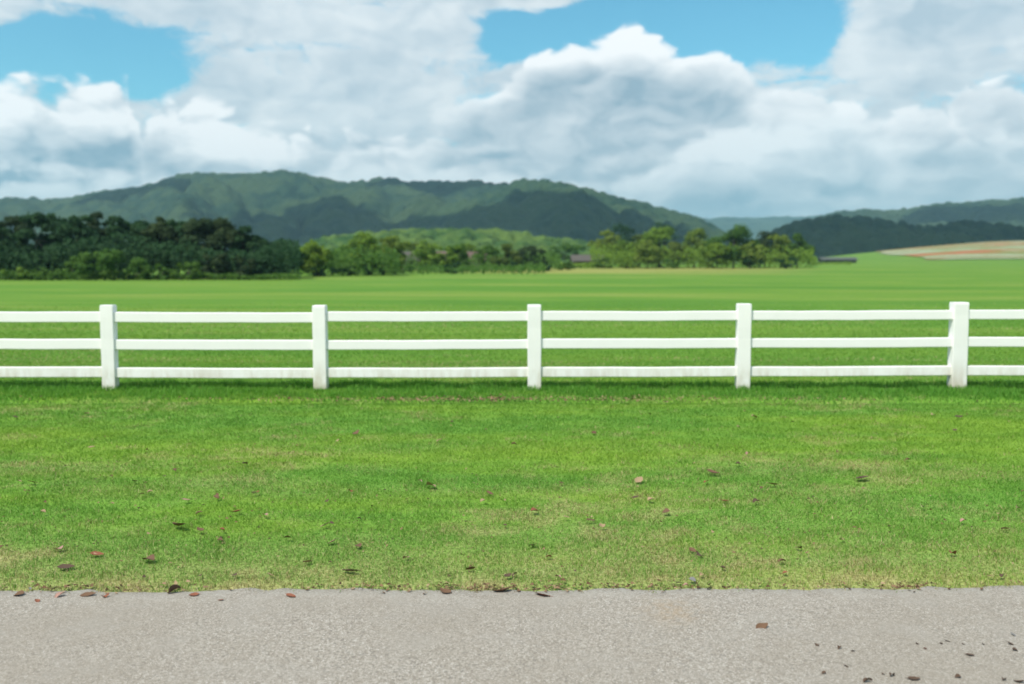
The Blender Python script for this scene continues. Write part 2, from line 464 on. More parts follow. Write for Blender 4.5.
# paved road: weathered pale paving with exposed stones, broken edge against the turf
m_road, nt, out = new_mat('road_paving')
p = pos(nt)
vor = nt.node('ShaderNodeTexVoronoi', feature='F1'); nt.put(vor.inputs['Vector'], p); vor.inputs['Scale'].default_value = 240
vor2 = nt.node('ShaderNodeTexVoronoi', feature='F1'); nt.put(vor2.inputs['Vector'], p); vor2.inputs['Scale'].default_value = 100
stone = nt.sep(vor.outputs['Color'])[0]
stone2 = nt.sep(vor2.outputs['Color'])[1]
base = nt.ramp(stone, [(0.0, (0.158, 0.134, 0.108)), (0.3, (0.246, 0.215, 0.179)), (0.6, (0.300, 0.266, 0.225)), (0.86, (0.360, 0.330, 0.290)), (1.0, (0.56, 0.53, 0.49))])
base = nt.mix(nt.smooth(stone2, 0.80, 0.97, 0, 0.55), base, (0.42, 0.39, 0.345))
base = nt.mix(nt.smooth(stone2, 0.16, 0.02, 0, 0.5), base, (0.13, 0.12, 0.105))
big = nt.noise(p, 0.9, 5, 0.6)
base = nt.mix(nt.smooth(big, 0.40, 0.66, 0, 0.5), base, (0.262, 0.230, 0.188))
base = nt.mix(nt.smooth(nt.noise(p, 3.2, 4, 0.65), 0.48, 0.66, 0, 0.35), base, (0.30, 0.275, 0.242))
dust = nt.m('MULTIPLY', nt.smooth(attr(nt, 'edge'), 0.30, 0.0), nt.smooth(nt.noise(p, 7, 4, 0.6), 0.36, 0.6))
base = nt.mix(nt.m('MULTIPLY', dust, 0.6), base, (0.35, 0.325, 0.285))
gx, gy = ground(672, 612).xy
sx, sy, sz = nt.sep(p)
d2 = nt.m('ADD', nt.m('POWER', nt.m('MULTIPLY', nt.m('SUBTRACT', sx, gx), 9.0), 2), nt.m('POWER', nt.m('MULTIPLY', nt.m('SUBTRACT', sy, gy), 7.0), 2))
rust = nt.m('MULTIPLY', nt.m('EXPONENT', nt.m('MULTIPLY', d2, -1.0)), nt.smooth(nt.noise(p, 22, 3, 0.6), 0.35, 0.6))
base = nt.mix(nt.m('MULTIPLY', rust, 0.38), base, (0.30, 0.19, 0.08))
h = nt.m('ADD', nt.m('MULTIPLY', vor.outputs['Distance'], -1.0), nt.m('MULTIPLY', nt.noise(p, 160, 3, 0.6), 0.5))
principled(nt, out, base, 0.9, nt.bump(h, 0.3, 0.0025), 0.25)
rx = np.concatenate([np.linspace(-60, -5, 30), np.arange(-4.98, 5.0, 0.02), np.linspace(5, 60, 30)])
re = road_edge(rx)
dist = np.array([0.0, 0.03, 0.12, 0.3, 0.6, 1.5, 4.0, 7.0])
RX = np.repeat(rx[None], len(dist), 0); RY = re[None] - dist[:, None]
RZ = np.full_like(RX, 0.006); RZ[0] = -0.012
E = np.repeat(dist[:, None], len(rx), 1)
n0, n1 = RX.shape
idx = np.arange(n0 * n1).reshape(n0, n1)
quads = np.stack([idx[1:, :-1], idx[1:, 1:], idx[:-1, 1:], idx[:-1, :-1]], -1).reshape(-1, 4)
me = mesh_np('road', np.stack([RX, RY, RZ], -1).reshape(-1, 3), [quads], m_road, True, {'edge': E.ravel()})
tag(obj('road', me), kind='structure')

# ---------------------------------------------------------------- grass blades
m_grass, nt, out = new_mat('grass_blade')
p = pos(nt)
hue = hue_field(nt, p)
col = turf_color(nt, attr(nt, 'straw'), attr(nt, 'rand'), hue)
col = nt.mix(nt.m('MULTIPLY', attr(nt, 'rough'), 0.75), col, nt.mix(attr(nt, 'rand'), (0.058, 0.215, 0.022), (0.130, 0.350, 0.040)))
dif = nt.node('ShaderNodeBsdfPrincipled'); nt.put(dif.inputs['Base Color'], col); dif.inputs['Roughness'].default_value = 0.6; dif.inputs['Specular IOR Level'].default_value = 0.25
tr = nt.node('ShaderNodeBsdfTranslucent'); nt.put(tr.inputs['Color'], nt.mix(0.4, col, (0.16, 0.30, 0.02)))
mx = nt.node('ShaderNodeMixShader'); mx.inputs[0].default_value = 0.32
nt.l.new(dif.outputs[0], mx.inputs[1]); nt.l.new(tr.outputs[0], mx.inputs[2]); nt.l.new(mx.outputs[0], out.inputs[0])

def blades(x, y, height, width, straw, rough, lean=0.55):
    n = len(x)
    z = terrain(x, y) - 0.004
    a = rng.uniform(0, 2 * np.pi, n); b = rng.uniform(0, 2 * np.pi, n)
    ln = height * lean * rng.uniform(0.2, 1.4, n)
    wx, wy = np.cos(a) * width / 2, np.sin(a) * width / 2
    lx, ly = np.cos(b) * ln, np.sin(b) * ln
    v = np.empty((n, 5, 3))
    v[:, 0] = np.stack([x - wx, y - wy, z], -1); v[:, 1] = np.stack([x + wx, y + wy, z], -1)
    v[:, 2] = np.stack([x + wx * .8 + lx * .35, y + wy * .8 + ly * .35, z + height * .6], -1)
    v[:, 3] = np.stack([x - wx * .8 + lx * .35, y - wy * .8 + ly * .35, z + height * .6], -1)
    v[:, 4] = np.stack([x + lx, y + ly, z + height], -1)
    o = np.arange(n)[:, None] * 5
    q = o + np.array([[0, 1, 2, 3]]); t = o + np.array([[3, 2, 4]])
    r = rng.random(n)
    s = (rng.random(n) < straw).astype(float) * rng.uniform(0.55, 1, n) + 0.25 * straw * rng.random(n)
    rep = lambda k: np.repeat(k, 5)
    return v.reshape(-1, 3), q, t, {'rand': rep(r), 'straw': rep(np.clip(s, 0, 1)), 'rough': rep(rough)}

def scatter(dens, y0, y1, margin=1.6):
    hw = lambda y: 0.53 * y + margin
    area = (hw(y0) + hw(y1)) * (y1 - y0)
    n = int(area * dens)
    y = rng.uniform(y0, y1, int(n * 1.5)); x = rng.uniform(-1, 1, int(n * 1.5)) * hw(y1)
    k = np.abs(x) < hw(y)
    return x[k][:n], y[k][:n]

def grass_object(name, bits, label):
    off, V_, Q_, T_, A_ = 0, [], [], [], {'rand': [], 'straw': [], 'rough': []}
    for v, q, t, a in bits:
        V_.append(v); Q_.append(q + off); T_.append(t + off); off += len(v)
        for k in A_: A_[k].append(a[k])
    me = mesh_np(name, np.concatenate(V_), [np.concatenate(Q_), np.concatenate(T_)], m_grass, False, {k: np.concatenate(v) for k, v in A_.items()})
    tag(obj(name, me), label, 'grass', kind='stuff')

GD = 1.0
bits = []
for (ya, yb, dens, hgt, wid) in ((4.4, 5.6, 12500, 0.019, 0.0030), (5.6, 7.2, 8800, 0.020, 0.0036), (7.2, 9.2, 6000, 0.022, 0.0045), (9.2, 10.75, 4200, 0.024, 0.0056)):
    x, y = scatter(dens * GD, ya, yb)
    over = y - road_edge(x)
    keep = over > -0.055 + 0.085 * (fbm(x / 0.05, y / 0.05, 71, 2) - 0.5)
    # thin, worn turf right at the paving
    keep &= rng.random(len(x)) < 0.55 + 0.45 * sstep(0, 0.16, over) 
    keep &= rng.random(len(x)) < 0.55 + 0.45 * sstep(0.3, 0.5, fbm(x / 0.16, y / 0.12, 77, 3))
    yf = 10.62 + 0.10 * (fbm(x / 1.7, 0 * x, 31, 3) - 0.5)
    keep &= (y < yf - 0.07 + 0.05 * (rng.random(len(x)) - 0.5))
    x, y = x[keep], y[keep]
    tuft = fbm(x / 0.22, y / 0.16, 83, 3)
    hh = hgt * (0.55 + 0.9 * tuft) * rng.uniform(0.6, 1.35, len(x))
    bits.append(blades(x, y, hh, wid * rng.uniform(0.7, 1.3, len(x)), straw_field(x, y), np.zeros(len(x)), 0.9))
grass_object('lawn_grass', bits, 'short mown lawn between the paved road and the white fence, with dry patches')

x, y = scatter(3600 * GD, 10.45, 12.35, 2.0)
yf = 10.62 + 0.10 * (fbm(x / 1.7, 0 * x, 31, 3) - 0.5) + 0.05 * (fbm(x / 0.2, 0 * x, 35, 2) - 0.5)
yb = 12.12 + 0.12 * (fbm(x / 1.2, 0 * x + 3, 37, 3) - 0.5)
k = (y > yf + 0.02) & (y < yb)
x, y, yf = x[k], y[k], yf[k]
tuft = fbm(x / 0.30, y / 0.22, 85, 4, 0.6)
prof = sstep(0, 0.45, y - yf)
hh = (0.028 + 0.036 * prof * sstep(0.3, 0.62, tuft)) * rng.uniform(0.6, 1.4, len(x))
bits = [blades(x, y, hh, 0.0068 * rng.uniform(0.7, 1.3, len(x)), 0.05 + 0.30 * (1 - prof) * sstep(0.45, 0.6, fbm(x / 0.5, y / 0.3, 87, 3)), 0.4 + 0.6 * sstep(0.35, 0.55, tuft), 0.55)]
grass_object('rough_grass', bits, 'taller uncut strip of grass along the foot of the white fence')

bits = []
for (ya, yb_, dens, hgt, wid) in ((12.0, 15, 2200, 0.026, 0.0085), (15, 21, 800, 0.026, 0.013), (21, 40, 200, 0.028, 0.022)):
    x, y = scatter(dens * GD, ya, yb_, 2.5)
    if ya == 21:
        k = rng.random(len(x)) < (1 - sstep(21, 38, y)); x, y = x[k], y[k]
    st_ = fbm(x / 6.0, y / 1.1, 91, 4, 0.6)
    hh = hgt * rng.uniform(0.5, 1.2, len(x))
    bits.append(blades(x, y, hh, wid * rng.uniform(0.7, 1.3, len(x)), 0.30 * sstep(0.45, 0.65, st_), np.zeros(len(x)), 0.9))
    bits[-1][3]['rand'] = 0.42 + 0.58 * bits[-1][3]['rand']
grass_object('pasture_grass', bits, 'close grazed pasture grass just beyond the white fence')
# ================================================================ white ranch fence
m_paint, nt, out = new_mat('white_fence_paint')
tc = nt.node('ShaderNodeTexCoord').outputs['Object']
p = pos(nt)
ox, oy, oz = nt.sep(p)
base = nt.mix(nt.noise(p, 6, 4, 0.6), (0.86, 0.86, 0.845), (0.80, 0.80, 0.775))
# splashed mud and algae: low on the fence only, in uneven runs
run = nt.noise(nt.mapping(p, scale=(2.6, 2.6, 0.7)), 1.0, 6, 0.68)
fineg = nt.noise(nt.mapping(p, scale=(16, 16, 5)), 1.0, 5, 0.65)
low = nt.smooth(oz, 0.42, 0.02)
dirt = nt.m('MULTIPLY', low, nt.smooth(nt.m('ADD', nt.m('MULTIPLY', run, 0.6), nt.m('MULTIPLY', fineg, 0.4)), 0.42, 0.62))
base = nt.mix(nt.m('MULTIPLY', dirt, 0.75), base, (0.46, 0.40, 0.28))
foot = nt.smooth(nt.m('ADD', oz, nt.m('MULTIPLY', nt.m('SUBTRACT', fineg, 0.5), 0.22)), 0.10, 0.0)
base = nt.mix(nt.m('MULTIPLY', foot, 0.6), base, (0.34, 0.29, 0.18))
chip = nt.smooth(nt.noise(p, 34, 5, 0.75), 0.66, 0.72)
base = nt.mix(nt.m('MULTIPLY', chip, 0.5), base, (0.55, 0.53, 0.47))
principled(nt, out, base, 0.55, nt.bump(nt.noise(nt.mapping(p, scale=(20, 20, 60)), 1.0, 4, 0.6), 0.15, 0.004), 0.35)

FY = 11.55                    # distance of the fence line from the camera
fence = thing('ranch_fence', 'white painted three rail ranch fence with square posts between the lawn and the pasture', 'fence', (0, FY, 0))
def fx(px, py): return at(px, py, FY)
POSTS = [(108.0, 110.8, 305.0), (319.8, 321.2, 305.2), (534.2, 534.4, 304.6), (743.8, 742.4, 303.6), (959.6, 956.6, 302.2)]
posts = [(fx(pb, 388).x, fx(pt, py).x, fx(pt, py).z) for pt, pb, py in POSTS]
bay = (posts[4][0] - posts[0][0]) / 4
posts = [(posts[0][0] - bay, posts[0][0] - bay + 0.01, posts[0][2])] + posts + [(posts[-1][0] + bay, posts[-1][0] + bay - .01, posts[-1][2] + .02)]
PW = [0.152, 0.152, 0.152, 0.156, 0.156, 0.176, 0.156]
PD = 0.135
def post_mesh(x0, x1, ztop, w, k):
    """Square post, its arrises worn and its top edge chamfered, let into the ground."""
    rr = random.Random(k)
    segs = 9; vs, fs = [], []
    zs = [-0.25] + [i / (segs - 1) * (ztop - 0.022) for i in range(segs)]
    ch = 0.006
    def ring(z, s, sh=0.0):
        t = max(z, 0) / ztop
        cx = (x0 - x0) + (x1 - x0) * t
        a, b = w / 2 * s + rr.uniform(-.0015, .0015), PD / 2 * s + rr.uniform(-.0015, .0015)
        return [(cx + q * a + e, r_ * b + g, z) for q, r_, e, g in ((-1,-1,ch,0),(1,-1,-ch,0),(1,-1,0,ch),(1,1,0,-ch),(1,1,-ch,0),(-1,1,ch,0),(-1,1,0,-ch),(-1,-1,0,ch))]
    rings = [ring(z, 1.0) for z in zs] + [ring(ztop - 0.004, 0.975), ring(ztop, 0.90)]
    for q in rings: vs += q
    n = 8
    for i in range(len(rings) - 1):
        for j in range(n):
            fs.append((i*n+j, i*n+(j+1)%n, (i+1)*n+(j+1)%n, (i+1)*n+j))
    fs.append(tuple(range((len(rings)-1)*n, len(rings)*n)))
    m_ = MB(); m_.add(vs, fs)
    return m_.mesh('post', m_paint)
for k, (x0, x1, zt_) in enumerate(posts):
    po = obj('post', post_mesh(x0, x1, zt_, PW[k], k), fence)
    po.location = (x0, 0, 0)
    po.rotation_euler = (R(random.Random(k + 50).uniform(-.35, .35)), 0, R([0, 1.5, -1, .5, -1.5, 2.5, 0][k]))

# rail rows (top edge, bottom edge in the photo) for each bay: left end and right end
RAILS = [
    [(310.6, 322.2, 311.2, 322.6), (338.0, 349.2, 338.4, 349.6), (365.8, 377.2, 366.2, 377.6)],
    [(311.4, 322.6, 312.0, 323.0), (339.0, 350.0, 339.4, 350.4), (367.0, 378.0, 367.8, 378.6)],
    [(311.0, 322.0, 311.0, 321.4), (339.8, 350.2, 339.0, 349.2), (367.4, 378.0, 366.8, 377.4)],
    [(310.6, 321.2, 310.4, 320.8), (338.2, 349.0, 337.8, 348.4), (366.6, 377.4, 366.0, 376.8)],
    [(310.4, 320.8, 309.6, 320.0), (338.0, 348.2, 337.0, 347.4), (366.2, 376.8, 365.2, 375.8)],
    [(309.4, 319.8, 308.6, 319.0), (336.6, 347.2, 336.2, 346.8), (365.2, 375.8, 364.6, 375.2)],
]
RD = 0.075
for k, rows in enumerate(RAILS):
    for j, (a0, b0, a1, b1) in enumerate(rows):
        rr = random.Random(k * 10 + j)
        xa = posts[k][0] + (posts[k][1] - posts[k][0]) * (2.6 - j) / 3 + PW[k] / 2 - 0.03
        xb = posts[k + 1][0] + (posts[k + 1][1] - posts[k + 1][0]) * (2.6 - j) / 3 - PW[k + 1] / 2 + 0.03
        za, zb = fx(512, a0).z, fx(512, a1).z
        za -= .006; zb -= .006; ta, tb = za - fx(512, b0).z - .009, zb - fx(512, b1).z - .009
        vs, fs = [], []
        N = 9; ch = 0.006
        for i in range(N):
            t = i / (N - 1); x = xa + (xb - xa) * t
            z = za + (zb - za) * t - 0.006 * math.sin(math.pi * t) * rr.uniform(0.2, 1.0); th = ta + (tb - ta) * t
            y0, y1 = -RD / 2 + rr.uniform(-.002, .002), RD / 2
            vs += [(x, y0 + ch, z - th), (x, y1 - ch, z - th), (x, y1, z - th + ch), (x, y1, z - ch), (x, y1 - ch, z), (x, y0 + ch, z), (x, y0, z - ch), (x, y0, z - th + ch)]
        for i in range(N - 1):
            for q in range(8):
                fs.append((i*8+q, (i+1)*8+q, (i+1)*8+(q+1)%8, i*8+(q+1)%8))
        fs.append(tuple(range(8))[::-1]); fs.append(tuple(range((N-1)*8, N*8)))
        m_ = MB(); m_.add(vs, fs)
        obj('rail', m_.mesh('rail', m_paint), fence)
# ================================================================ wooded hills
def forest_mat(name, c0, c1, c2, scale, patch=0.011):
    m, nt, out = new_mat(name)
    p = pos(nt)
    n = nt.noise(p, scale, 5, 0.65)
    c = nt.ramp(n, [(0.32, c0), (0.5, c1), (0.68, c2)])
    pt = nt.noise(nt.mapping(p, scale=(patch, patch, patch)), 1.0, 4, 0.6)
    c = nt.mix(nt.smooth(pt, 0.42, 0.62, 0, 0.7), c, nt.mix(0.5, c2, (c2[0] * 1.5, c2[1] * 1.25, c2[2])))
    b = principled(nt, out, c, 0.9, nt.bump(n, 1.0, 5.0), 0.1)
    return m
m_forest = forest_mat('hill_forest', (0.007, 0.025, 0.018), (0.017, 0.042, 0.024), (0.038, 0.068, 0.031), 0.05)
m_forest_dark = forest_mat('dark_hill_forest', (0.010, 0.034, 0.023), (0.020, 0.050, 0.029), (0.038, 0.072, 0.034), 0.06)
m_forest_near = forest_mat('low_rise_woodland', (0.014, 0.046, 0.014), (0.040, 0.098, 0.024), (0.095, 0.165, 0.038), 0.16, 0.03)

def hill(name, sil, y_foot, y_ridge, mat, seed, cell, bump, step, spur=0.25, back=1.35, foot_drop=6.0, shape=1.0, spur_freq=14, cut=None):
    """A ridge whose crest passes through the silhouette points (photo pixels), with
    spurs and gullies down its front and a canopy of rounded crowns all over."""
    px = np.array([a for a, b in sil], float); py = np.array([b for a, b in sil], float)
    ul = np.array([ray(a, b).x / ray(a, b).y for a, b in sil]); vl = np.array([ray(a, b).z / ray(a, b).y for a, b in sil])
    nu = int((ul[-1] - ul[0]) * y_ridge / step)
    u = np.linspace(ul[0], ul[-1], nu)
    hz = np.interp(u, ul, vl)
    ker = np.exp(-np.linspace(-2, 2, 25) ** 2); ker /= ker.sum()
    hz = np.convolve(np.pad(hz, 12, mode='edge'), ker, 'valid')
    nd = int((y_ridge - y_foot) / step)
    t = np.concatenate([np.linspace(0, 1, nd), np.linspace(1, 1.6, 10)[1:]])
    T, U_ = np.meshgrid(t, u, indexing='ij')
    Hh = np.interp(U_, u, hz)
    # ridge distance wanders
    yr = y_ridge * (1 + 0.05 * (fbm(U_ * 6, 0 * U_ + seed, seed + 3, 2) - 0.5))
    Y = y_foot + (yr - y_foot) * np.minimum(T, 1) + (y_ridge * (back - 1)) * np.maximum(T - 1, 0) / 0.6
    X = U_ * Y
    crest = CAM_H + Hh * yr
    prof = np.where(T <= 1, np.sin(np.clip(T, 0, 1) * math.pi / 2) ** shape, 1 - ((T - 1) / 0.6) ** 1.5 * 0.9)
    a = fbm(U_ * spur_freq + 0.9 * T + fbm(T * 3, U_ * 9, seed + 2, 2), T * 1.1, seed, 3)
    gul = np.abs(2 * a - 1)                         # 0 in the gully floor, 1 on the spurs
    env = np.sin(np.pi * np.clip(T, 0, 1)) ** 0.8
    Z = (crest + foot_drop) * prof - foot_drop
    Z = Z - spur * (crest + foot_drop) * env * (1 - np.sqrt(np.clip(gul * 1.6, 0, 1)))
    Z = Z + bump * bumps(X / cell, Y / cell, seed) - bump * 0.8 + bump * 1.2 * (fbm(X / cell / 4, Y / cell / 4, seed + 7, 2) - 0.5)
    n0, n1 = Y.shape
    idx = np.arange(n0 * n1).reshape(n0, n1)
    quads = np.stack([idx[:-1, :-1], idx[:-1, 1:], idx[1:, 1:], idx[1:, :-1]], -1).reshape(-1, 4)
    me = mesh_np(name, np.stack([X, Y, Z], -1).reshape(-1, 3), [quads], mat, True)
    return tag(obj(name, me), kind='structure')

hill('far_hills', [(560, 262), (640, 232), (690, 221), (720, 217), (750, 219), (790, 217), (830, 215), (860, 212), (900, 213), (940, 220), (1000, 230)],
     3300, 4000, m_forest, 11, 30, 14, 14, spur=0.15)
hill('hills', [(-130, 214), (-60, 206), (0, 201), (25, 198), (50, 199), (75, 197), (92, 195), (110, 190), (135, 186), (152, 183), (170, 175), (190, 172), (212, 171), (235, 170), (252, 172), (268, 173), (288, 168), (300, 169), (315, 173), (330, 180), (345, 182), (365, 181), (385, 178), (400, 180), (430, 182), (452, 180), (470, 182), (490, 185), (530, 190), (580, 197), (640, 214), (700, 236), (740, 250)],
     900, 1650, m_forest, 23, 14, 10, 4.2, spur=0.34, spur_freq=14)
hill('hills', [(370, 246), (385, 226), (400, 214), (430, 206), (462, 203), (482, 195), (497, 187), (518, 181), (540, 179), (562, 181), (580, 186), (598, 191), (622, 193), (642, 199), (662, 207), (682, 213), (702, 219), (716, 225), (730, 234), (745, 248)],
     800, 1250, m_forest_dark, 37, 12, 9, 3.4, spur=0.26, spur_freq=15)
hill('hills', [(740, 250), (790, 226), (815, 217), (850, 211), (880, 209), (903, 210), (920, 205), (935, 201), (955, 202), (975, 198), (990, 198), (1010, 196), (1030, 195), (1080, 190), (1150, 196), (1220, 214)],
     1200, 1800, m_forest, 51, 14, 10, 4.8, spur=0.30, spur_freq=14)
hill('hills', [(745, 256), (768, 233), (785, 226), (805, 220), (830, 217), (848, 215), (870, 220), (900, 222), (930, 225), (955, 223), (985, 226), (1010, 225), (1040, 228), (1100, 226), (1160, 240)],
     640, 800, m_forest_dark, 64, 9, 10, 2.2, spur=0.12, spur_freq=9)
hill('low_rise', [(270, 262), (300, 246), (320, 238), (345, 234), (380, 231), (420, 229), (470, 229), (500, 231), (540, 236), (580, 241), (620, 246), (660, 258)],
     300, 430, m_forest_near, 78, 5, 4.5, 1.1, spur=0.15, foot_drop=2.0, spur_freq=10)

# ================================================================ crop field on the right-hand slope
m_crop, nt, out = new_mat('crop_rows')
p = pos(nt)
sx, sy, sz = nt.sep(p)
wob = nt.m('ADD', sy, nt.m('MULTIPLY', nt.noise(p, 0.02, 3, 0.5), 60))
row = nt.noise(nt.vec(nt.m('MULTIPLY', sx, 0.004), nt.m('MULTIPLY', wob, 0.032), 0), 1.0, 3, 0.6)
c = nt.ramp(row, [(0.34, (0.09, 0.19, 0.035)), (0.41, (0.38, 0.115, 0.06)), (0.46, (0.11, 0.20, 0.04)), (0.53, (0.42, 0.44, 0.36)), (0.55, (0.13, 0.21, 0.045)), (0.61, (0.38, 0.12, 0.06))])
c = nt.mix(nt.smooth(nt.noise(p, 0.12, 4, 0.7), 0.4, 0.65, 0, 0.5), c, (0.18, 0.20, 0.06))
principled(nt, out, c, 0.95, None, 0.1)
yy = np.linspace(330, 640, 70); uu = np.linspace(0.33, 0.68, 60)
Yc, Uc = np.meshgrid(yy, uu, indexing='ij')
left = 0.365 + 0.05 * (1 - sstep(330, 500, Yc)) + 0.02 * (fbm(Yc / 30, 0 * Yc, 5, 2) - 0.5)
Xc = (left + (Uc - 0.33)) * Yc
Zc = terrain(Xc, Yc) + 0.25
n0, n1 = Yc.shape
idx = np.arange(n0 * n1).reshape(n0, n1)
quads = np.stack([idx[:-1, :-1], idx[:-1, 1:], idx[1:, 1:], idx[1:, :-1]], -1).reshape(-1, 4)
tag(obj('crop_field', mesh_np('crop_field', np.stack([Xc, Yc, Zc], -1).reshape(-1, 3), [quads], m_crop, True)), kind='structure')

# ================================================================ trees
def leaf_mat(name, dark, mid, light):
    m, nt, out = new_mat(name)
    r = attr(nt, 'rand')
    c = nt.ramp(r, [(0.0, dark), (0.5, mid), (1.0, light)])
    orr = obj_rand(nt)
    c = nt.mix(nt.m('MULTIPLY', orr, 0.35), c, (mid[0] * 1.35, mid[1] * 1.1, mid[2] * 0.9))
    d = nt.node('ShaderNodeBsdfPrincipled'); nt.put(d.inputs['Base Color'], c); d.inputs['Roughness'].default_value = 0.7; d.inputs['Specular IOR Level'].default_value = 0.15
    t = nt.node('ShaderNodeBsdfTranslucent'); nt.put(t.inputs['Color'], c)
    x = nt.node('ShaderNodeMixShader'); x.inputs[0].default_value = 0.42
    nt.l.new(d.outputs[0], x.inputs[1]); nt.l.new(t.outputs[0], x.inputs[2]); nt.l.new(x.outputs[0], out.inputs[0])
    return m
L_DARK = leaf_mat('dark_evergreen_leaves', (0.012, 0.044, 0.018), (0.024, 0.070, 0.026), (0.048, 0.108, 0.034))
L_OLIVE = leaf_mat('olive_leaves', (0.022, 0.046, 0.018), (0.036, 0.066, 0.025), (0.058, 0.092, 0.032))
L_MID = leaf_mat('mid_green_leaves', (0.036, 0.095, 0.016), (0.066, 0.150, 0.024), (0.110, 0.205, 0.034))
L_LIGHT = leaf_mat('light_green_leaves', (0.075, 0.155, 0.020), (0.130, 0.235, 0.030), (0.200, 0.300, 0.045))
L_YELLOW = leaf_mat('yellow_green_leaves', (0.086, 0.150, 0.024), (0.145, 0.225, 0.036), (0.210, 0.285, 0.055))
L_RUST = leaf_mat('rusty_green_leaves', (0.062, 0.108, 0.022), (0.105, 0.165, 0.034), (0.155, 0.212, 0.048))
m_bark, nt, out = new_mat('bark')
n = nt.noise(nt.mapping(pos(nt), scale=(6, 6, 1)), 1.0, 4, 0.6)
principled(nt, out, nt.ramp(n, [(0.3, (0.05, 0.045, 0.035)), (0.7, (0.12, 0.11, 0.09))]), 0.9, nt.bump(n, 0.5, 0.05), 0.1)

def crown_mesh(name, w, z0, z1, mat, seed, leaf, count, style='round'):
    """Leaf sprays gathered on many small boughs through the crown's volume."""
    g = np.random.default_rng(seed)
    nb = {'round': 34, 'loose': 26, 'tall': 30, 'shrub': 16}[style]
    h = z1 - z0
    pts, rad = [], []
    while len(pts) < nb:
        q = g.uniform(-1, 1, 3)
        r2 = (np.abs(q) ** 2.8).sum()
        if r2 > 1 or r2 < 0.10: continue
        zz = (q[2] + 1) / 2
        if style == 'round': s = 1.0 - 0.45 * max(0, zz - 0.55) / 0.45
        elif style == 'loose': s = 0.75 + 0.3 * math.sin(zz * 5 + seed)
        elif style == 'tall': s = 1.05 - 0.55 * zz
        else: s = 1.0
        br = g.uniform(0.17, 0.34) * (0.85 if style == 'loose' else 1.0)
        k = 1 - br * 0.75
        pts.append((q[0] * s * w / 2 * k, q[1] * s * w / 2 * k, z0 + (0.5 + 0.5 * q[2] * k) * h)); rad.append(br * min(w / 2, h * 0.62))
    pts = np.array(pts); rad = np.array(rad)
    b = g.choice(nb, count, p=rad ** 2 / (rad ** 2).sum())
    d = g.normal(size=(count, 3)); d /= np.linalg.norm(d, axis=1)[:, None]
    d[:, 2] = np.where(d[:, 2] < -0.35, -d[:, 2], d[:, 2])
    rr = rad[b] * np.clip(g.normal(0.88, 0.2, count), 0.2, 1.3)
    c = pts[b] + d * rr[:, None] * np.array([1, 1, 0.8])
    nrm = d * 0.8 + g.normal(size=(count, 3)) * 0.55 + np.array([0, 0, 0.35]); nrm /= np.linalg.norm(nrm, axis=1)[:, None]
    t = np.cross(nrm, g.normal(size=(count, 3))); t /= np.linalg.norm(t, axis=1)[:, None]
    bt = np.cross(nrm, t)
    sz = leaf * g.uniform(0.6, 1.5, count)[:, None]
    v = np.empty((count, 4, 3))
    v[:, 0] = c - t * sz * .5; v[:, 3] = c + bt * sz * .32 - nrm * sz * .08; v[:, 2] = c + t * sz * .55; v[:, 1] = c - bt * sz * .32 - nrm * sz * .08
    q = np.arange(count)[:, None] * 4 + np.array([[0, 1, 2, 3]])
    bt_r = g.random(nb)
    r = np.clip(0.55 * bt_r[b] + 0.45 * g.random(count), 0, 1)
    me = mesh_np(name, v.reshape(-1, 3), [q], mat, True, {'rand': np.repeat(r, 4)})
    cn = d * 0.75 + nrm * 0.45 + np.array([0, 0, 0.15]); cn /= np.linalg.norm(cn, axis=1)[:, None]
    me.normals_split_custom_set_from_vertices(np.repeat(cn, 4, 0).tolist())
    return me, pts

def trunk_mesh(h, w, z0, z1, pts, seed, rad):
    g = random.Random(seed); m_ = MB()
    top = z0 + (z1 - z0) * 0.72
    path = []; x = y = 0.0
    for i in range(6):
        t = i / 5; path.append((x, y, -0.3 + (top + .3) * t)); x += g.uniform(-.03, .03) * h * .5; y += g.uniform(-.03, .03) * h * .5
    m_.tube(path, [rad * (1.25 if i == 0 else 1 - 0.8 * i / 5) for i in range(6)], 8)
    for pz in sorted(pts.tolist(), key=lambda q: q[2])[::3][:9]:
        s = path[2 + g.randrange(3)]
        mid = ((s[0] + pz[0]) / 2, (s[1] + pz[1]) / 2, (s[2] + pz[2]) / 2 + 0.05 * h * g.uniform(-1, .3))
        m_.tube([s, mid, pz], [rad * .42, rad * .28, rad * .1], 6)
    return m_.mesh('trunk', m_bark, True)

tree_seed = [100]
def tree(name, cat, label, cx, base, top, wpx, Y, mat, style='round', bare=0.16, group=None, leaf=0.30, count=2600):
    """A tree standing on the ground at distance Y whose crown spans the given pixels."""
    tree_seed[0] += 1; s = tree_seed[0]
    x = ray(cx, HORIZON).x / ray(cx, HORIZON).y * Y
    g = zt(x, Y)
    h = at(cx, top, Y).z - g
    w = wpx / F * Y
    o = thing(name, label, cat, (x, Y, g - 0.05), random.Random(s).uniform(0, 6.28), group)
    z0 = h * bare
    me, pts = crown_mesh('crown', w, z0, h, mat, s, leaf, count, style)
    obj('crown', me, o)
    obj('trunk', trunk_mesh(h, w, z0, h, pts, s, max(0.07, 0.022 * h)), o)
    return o

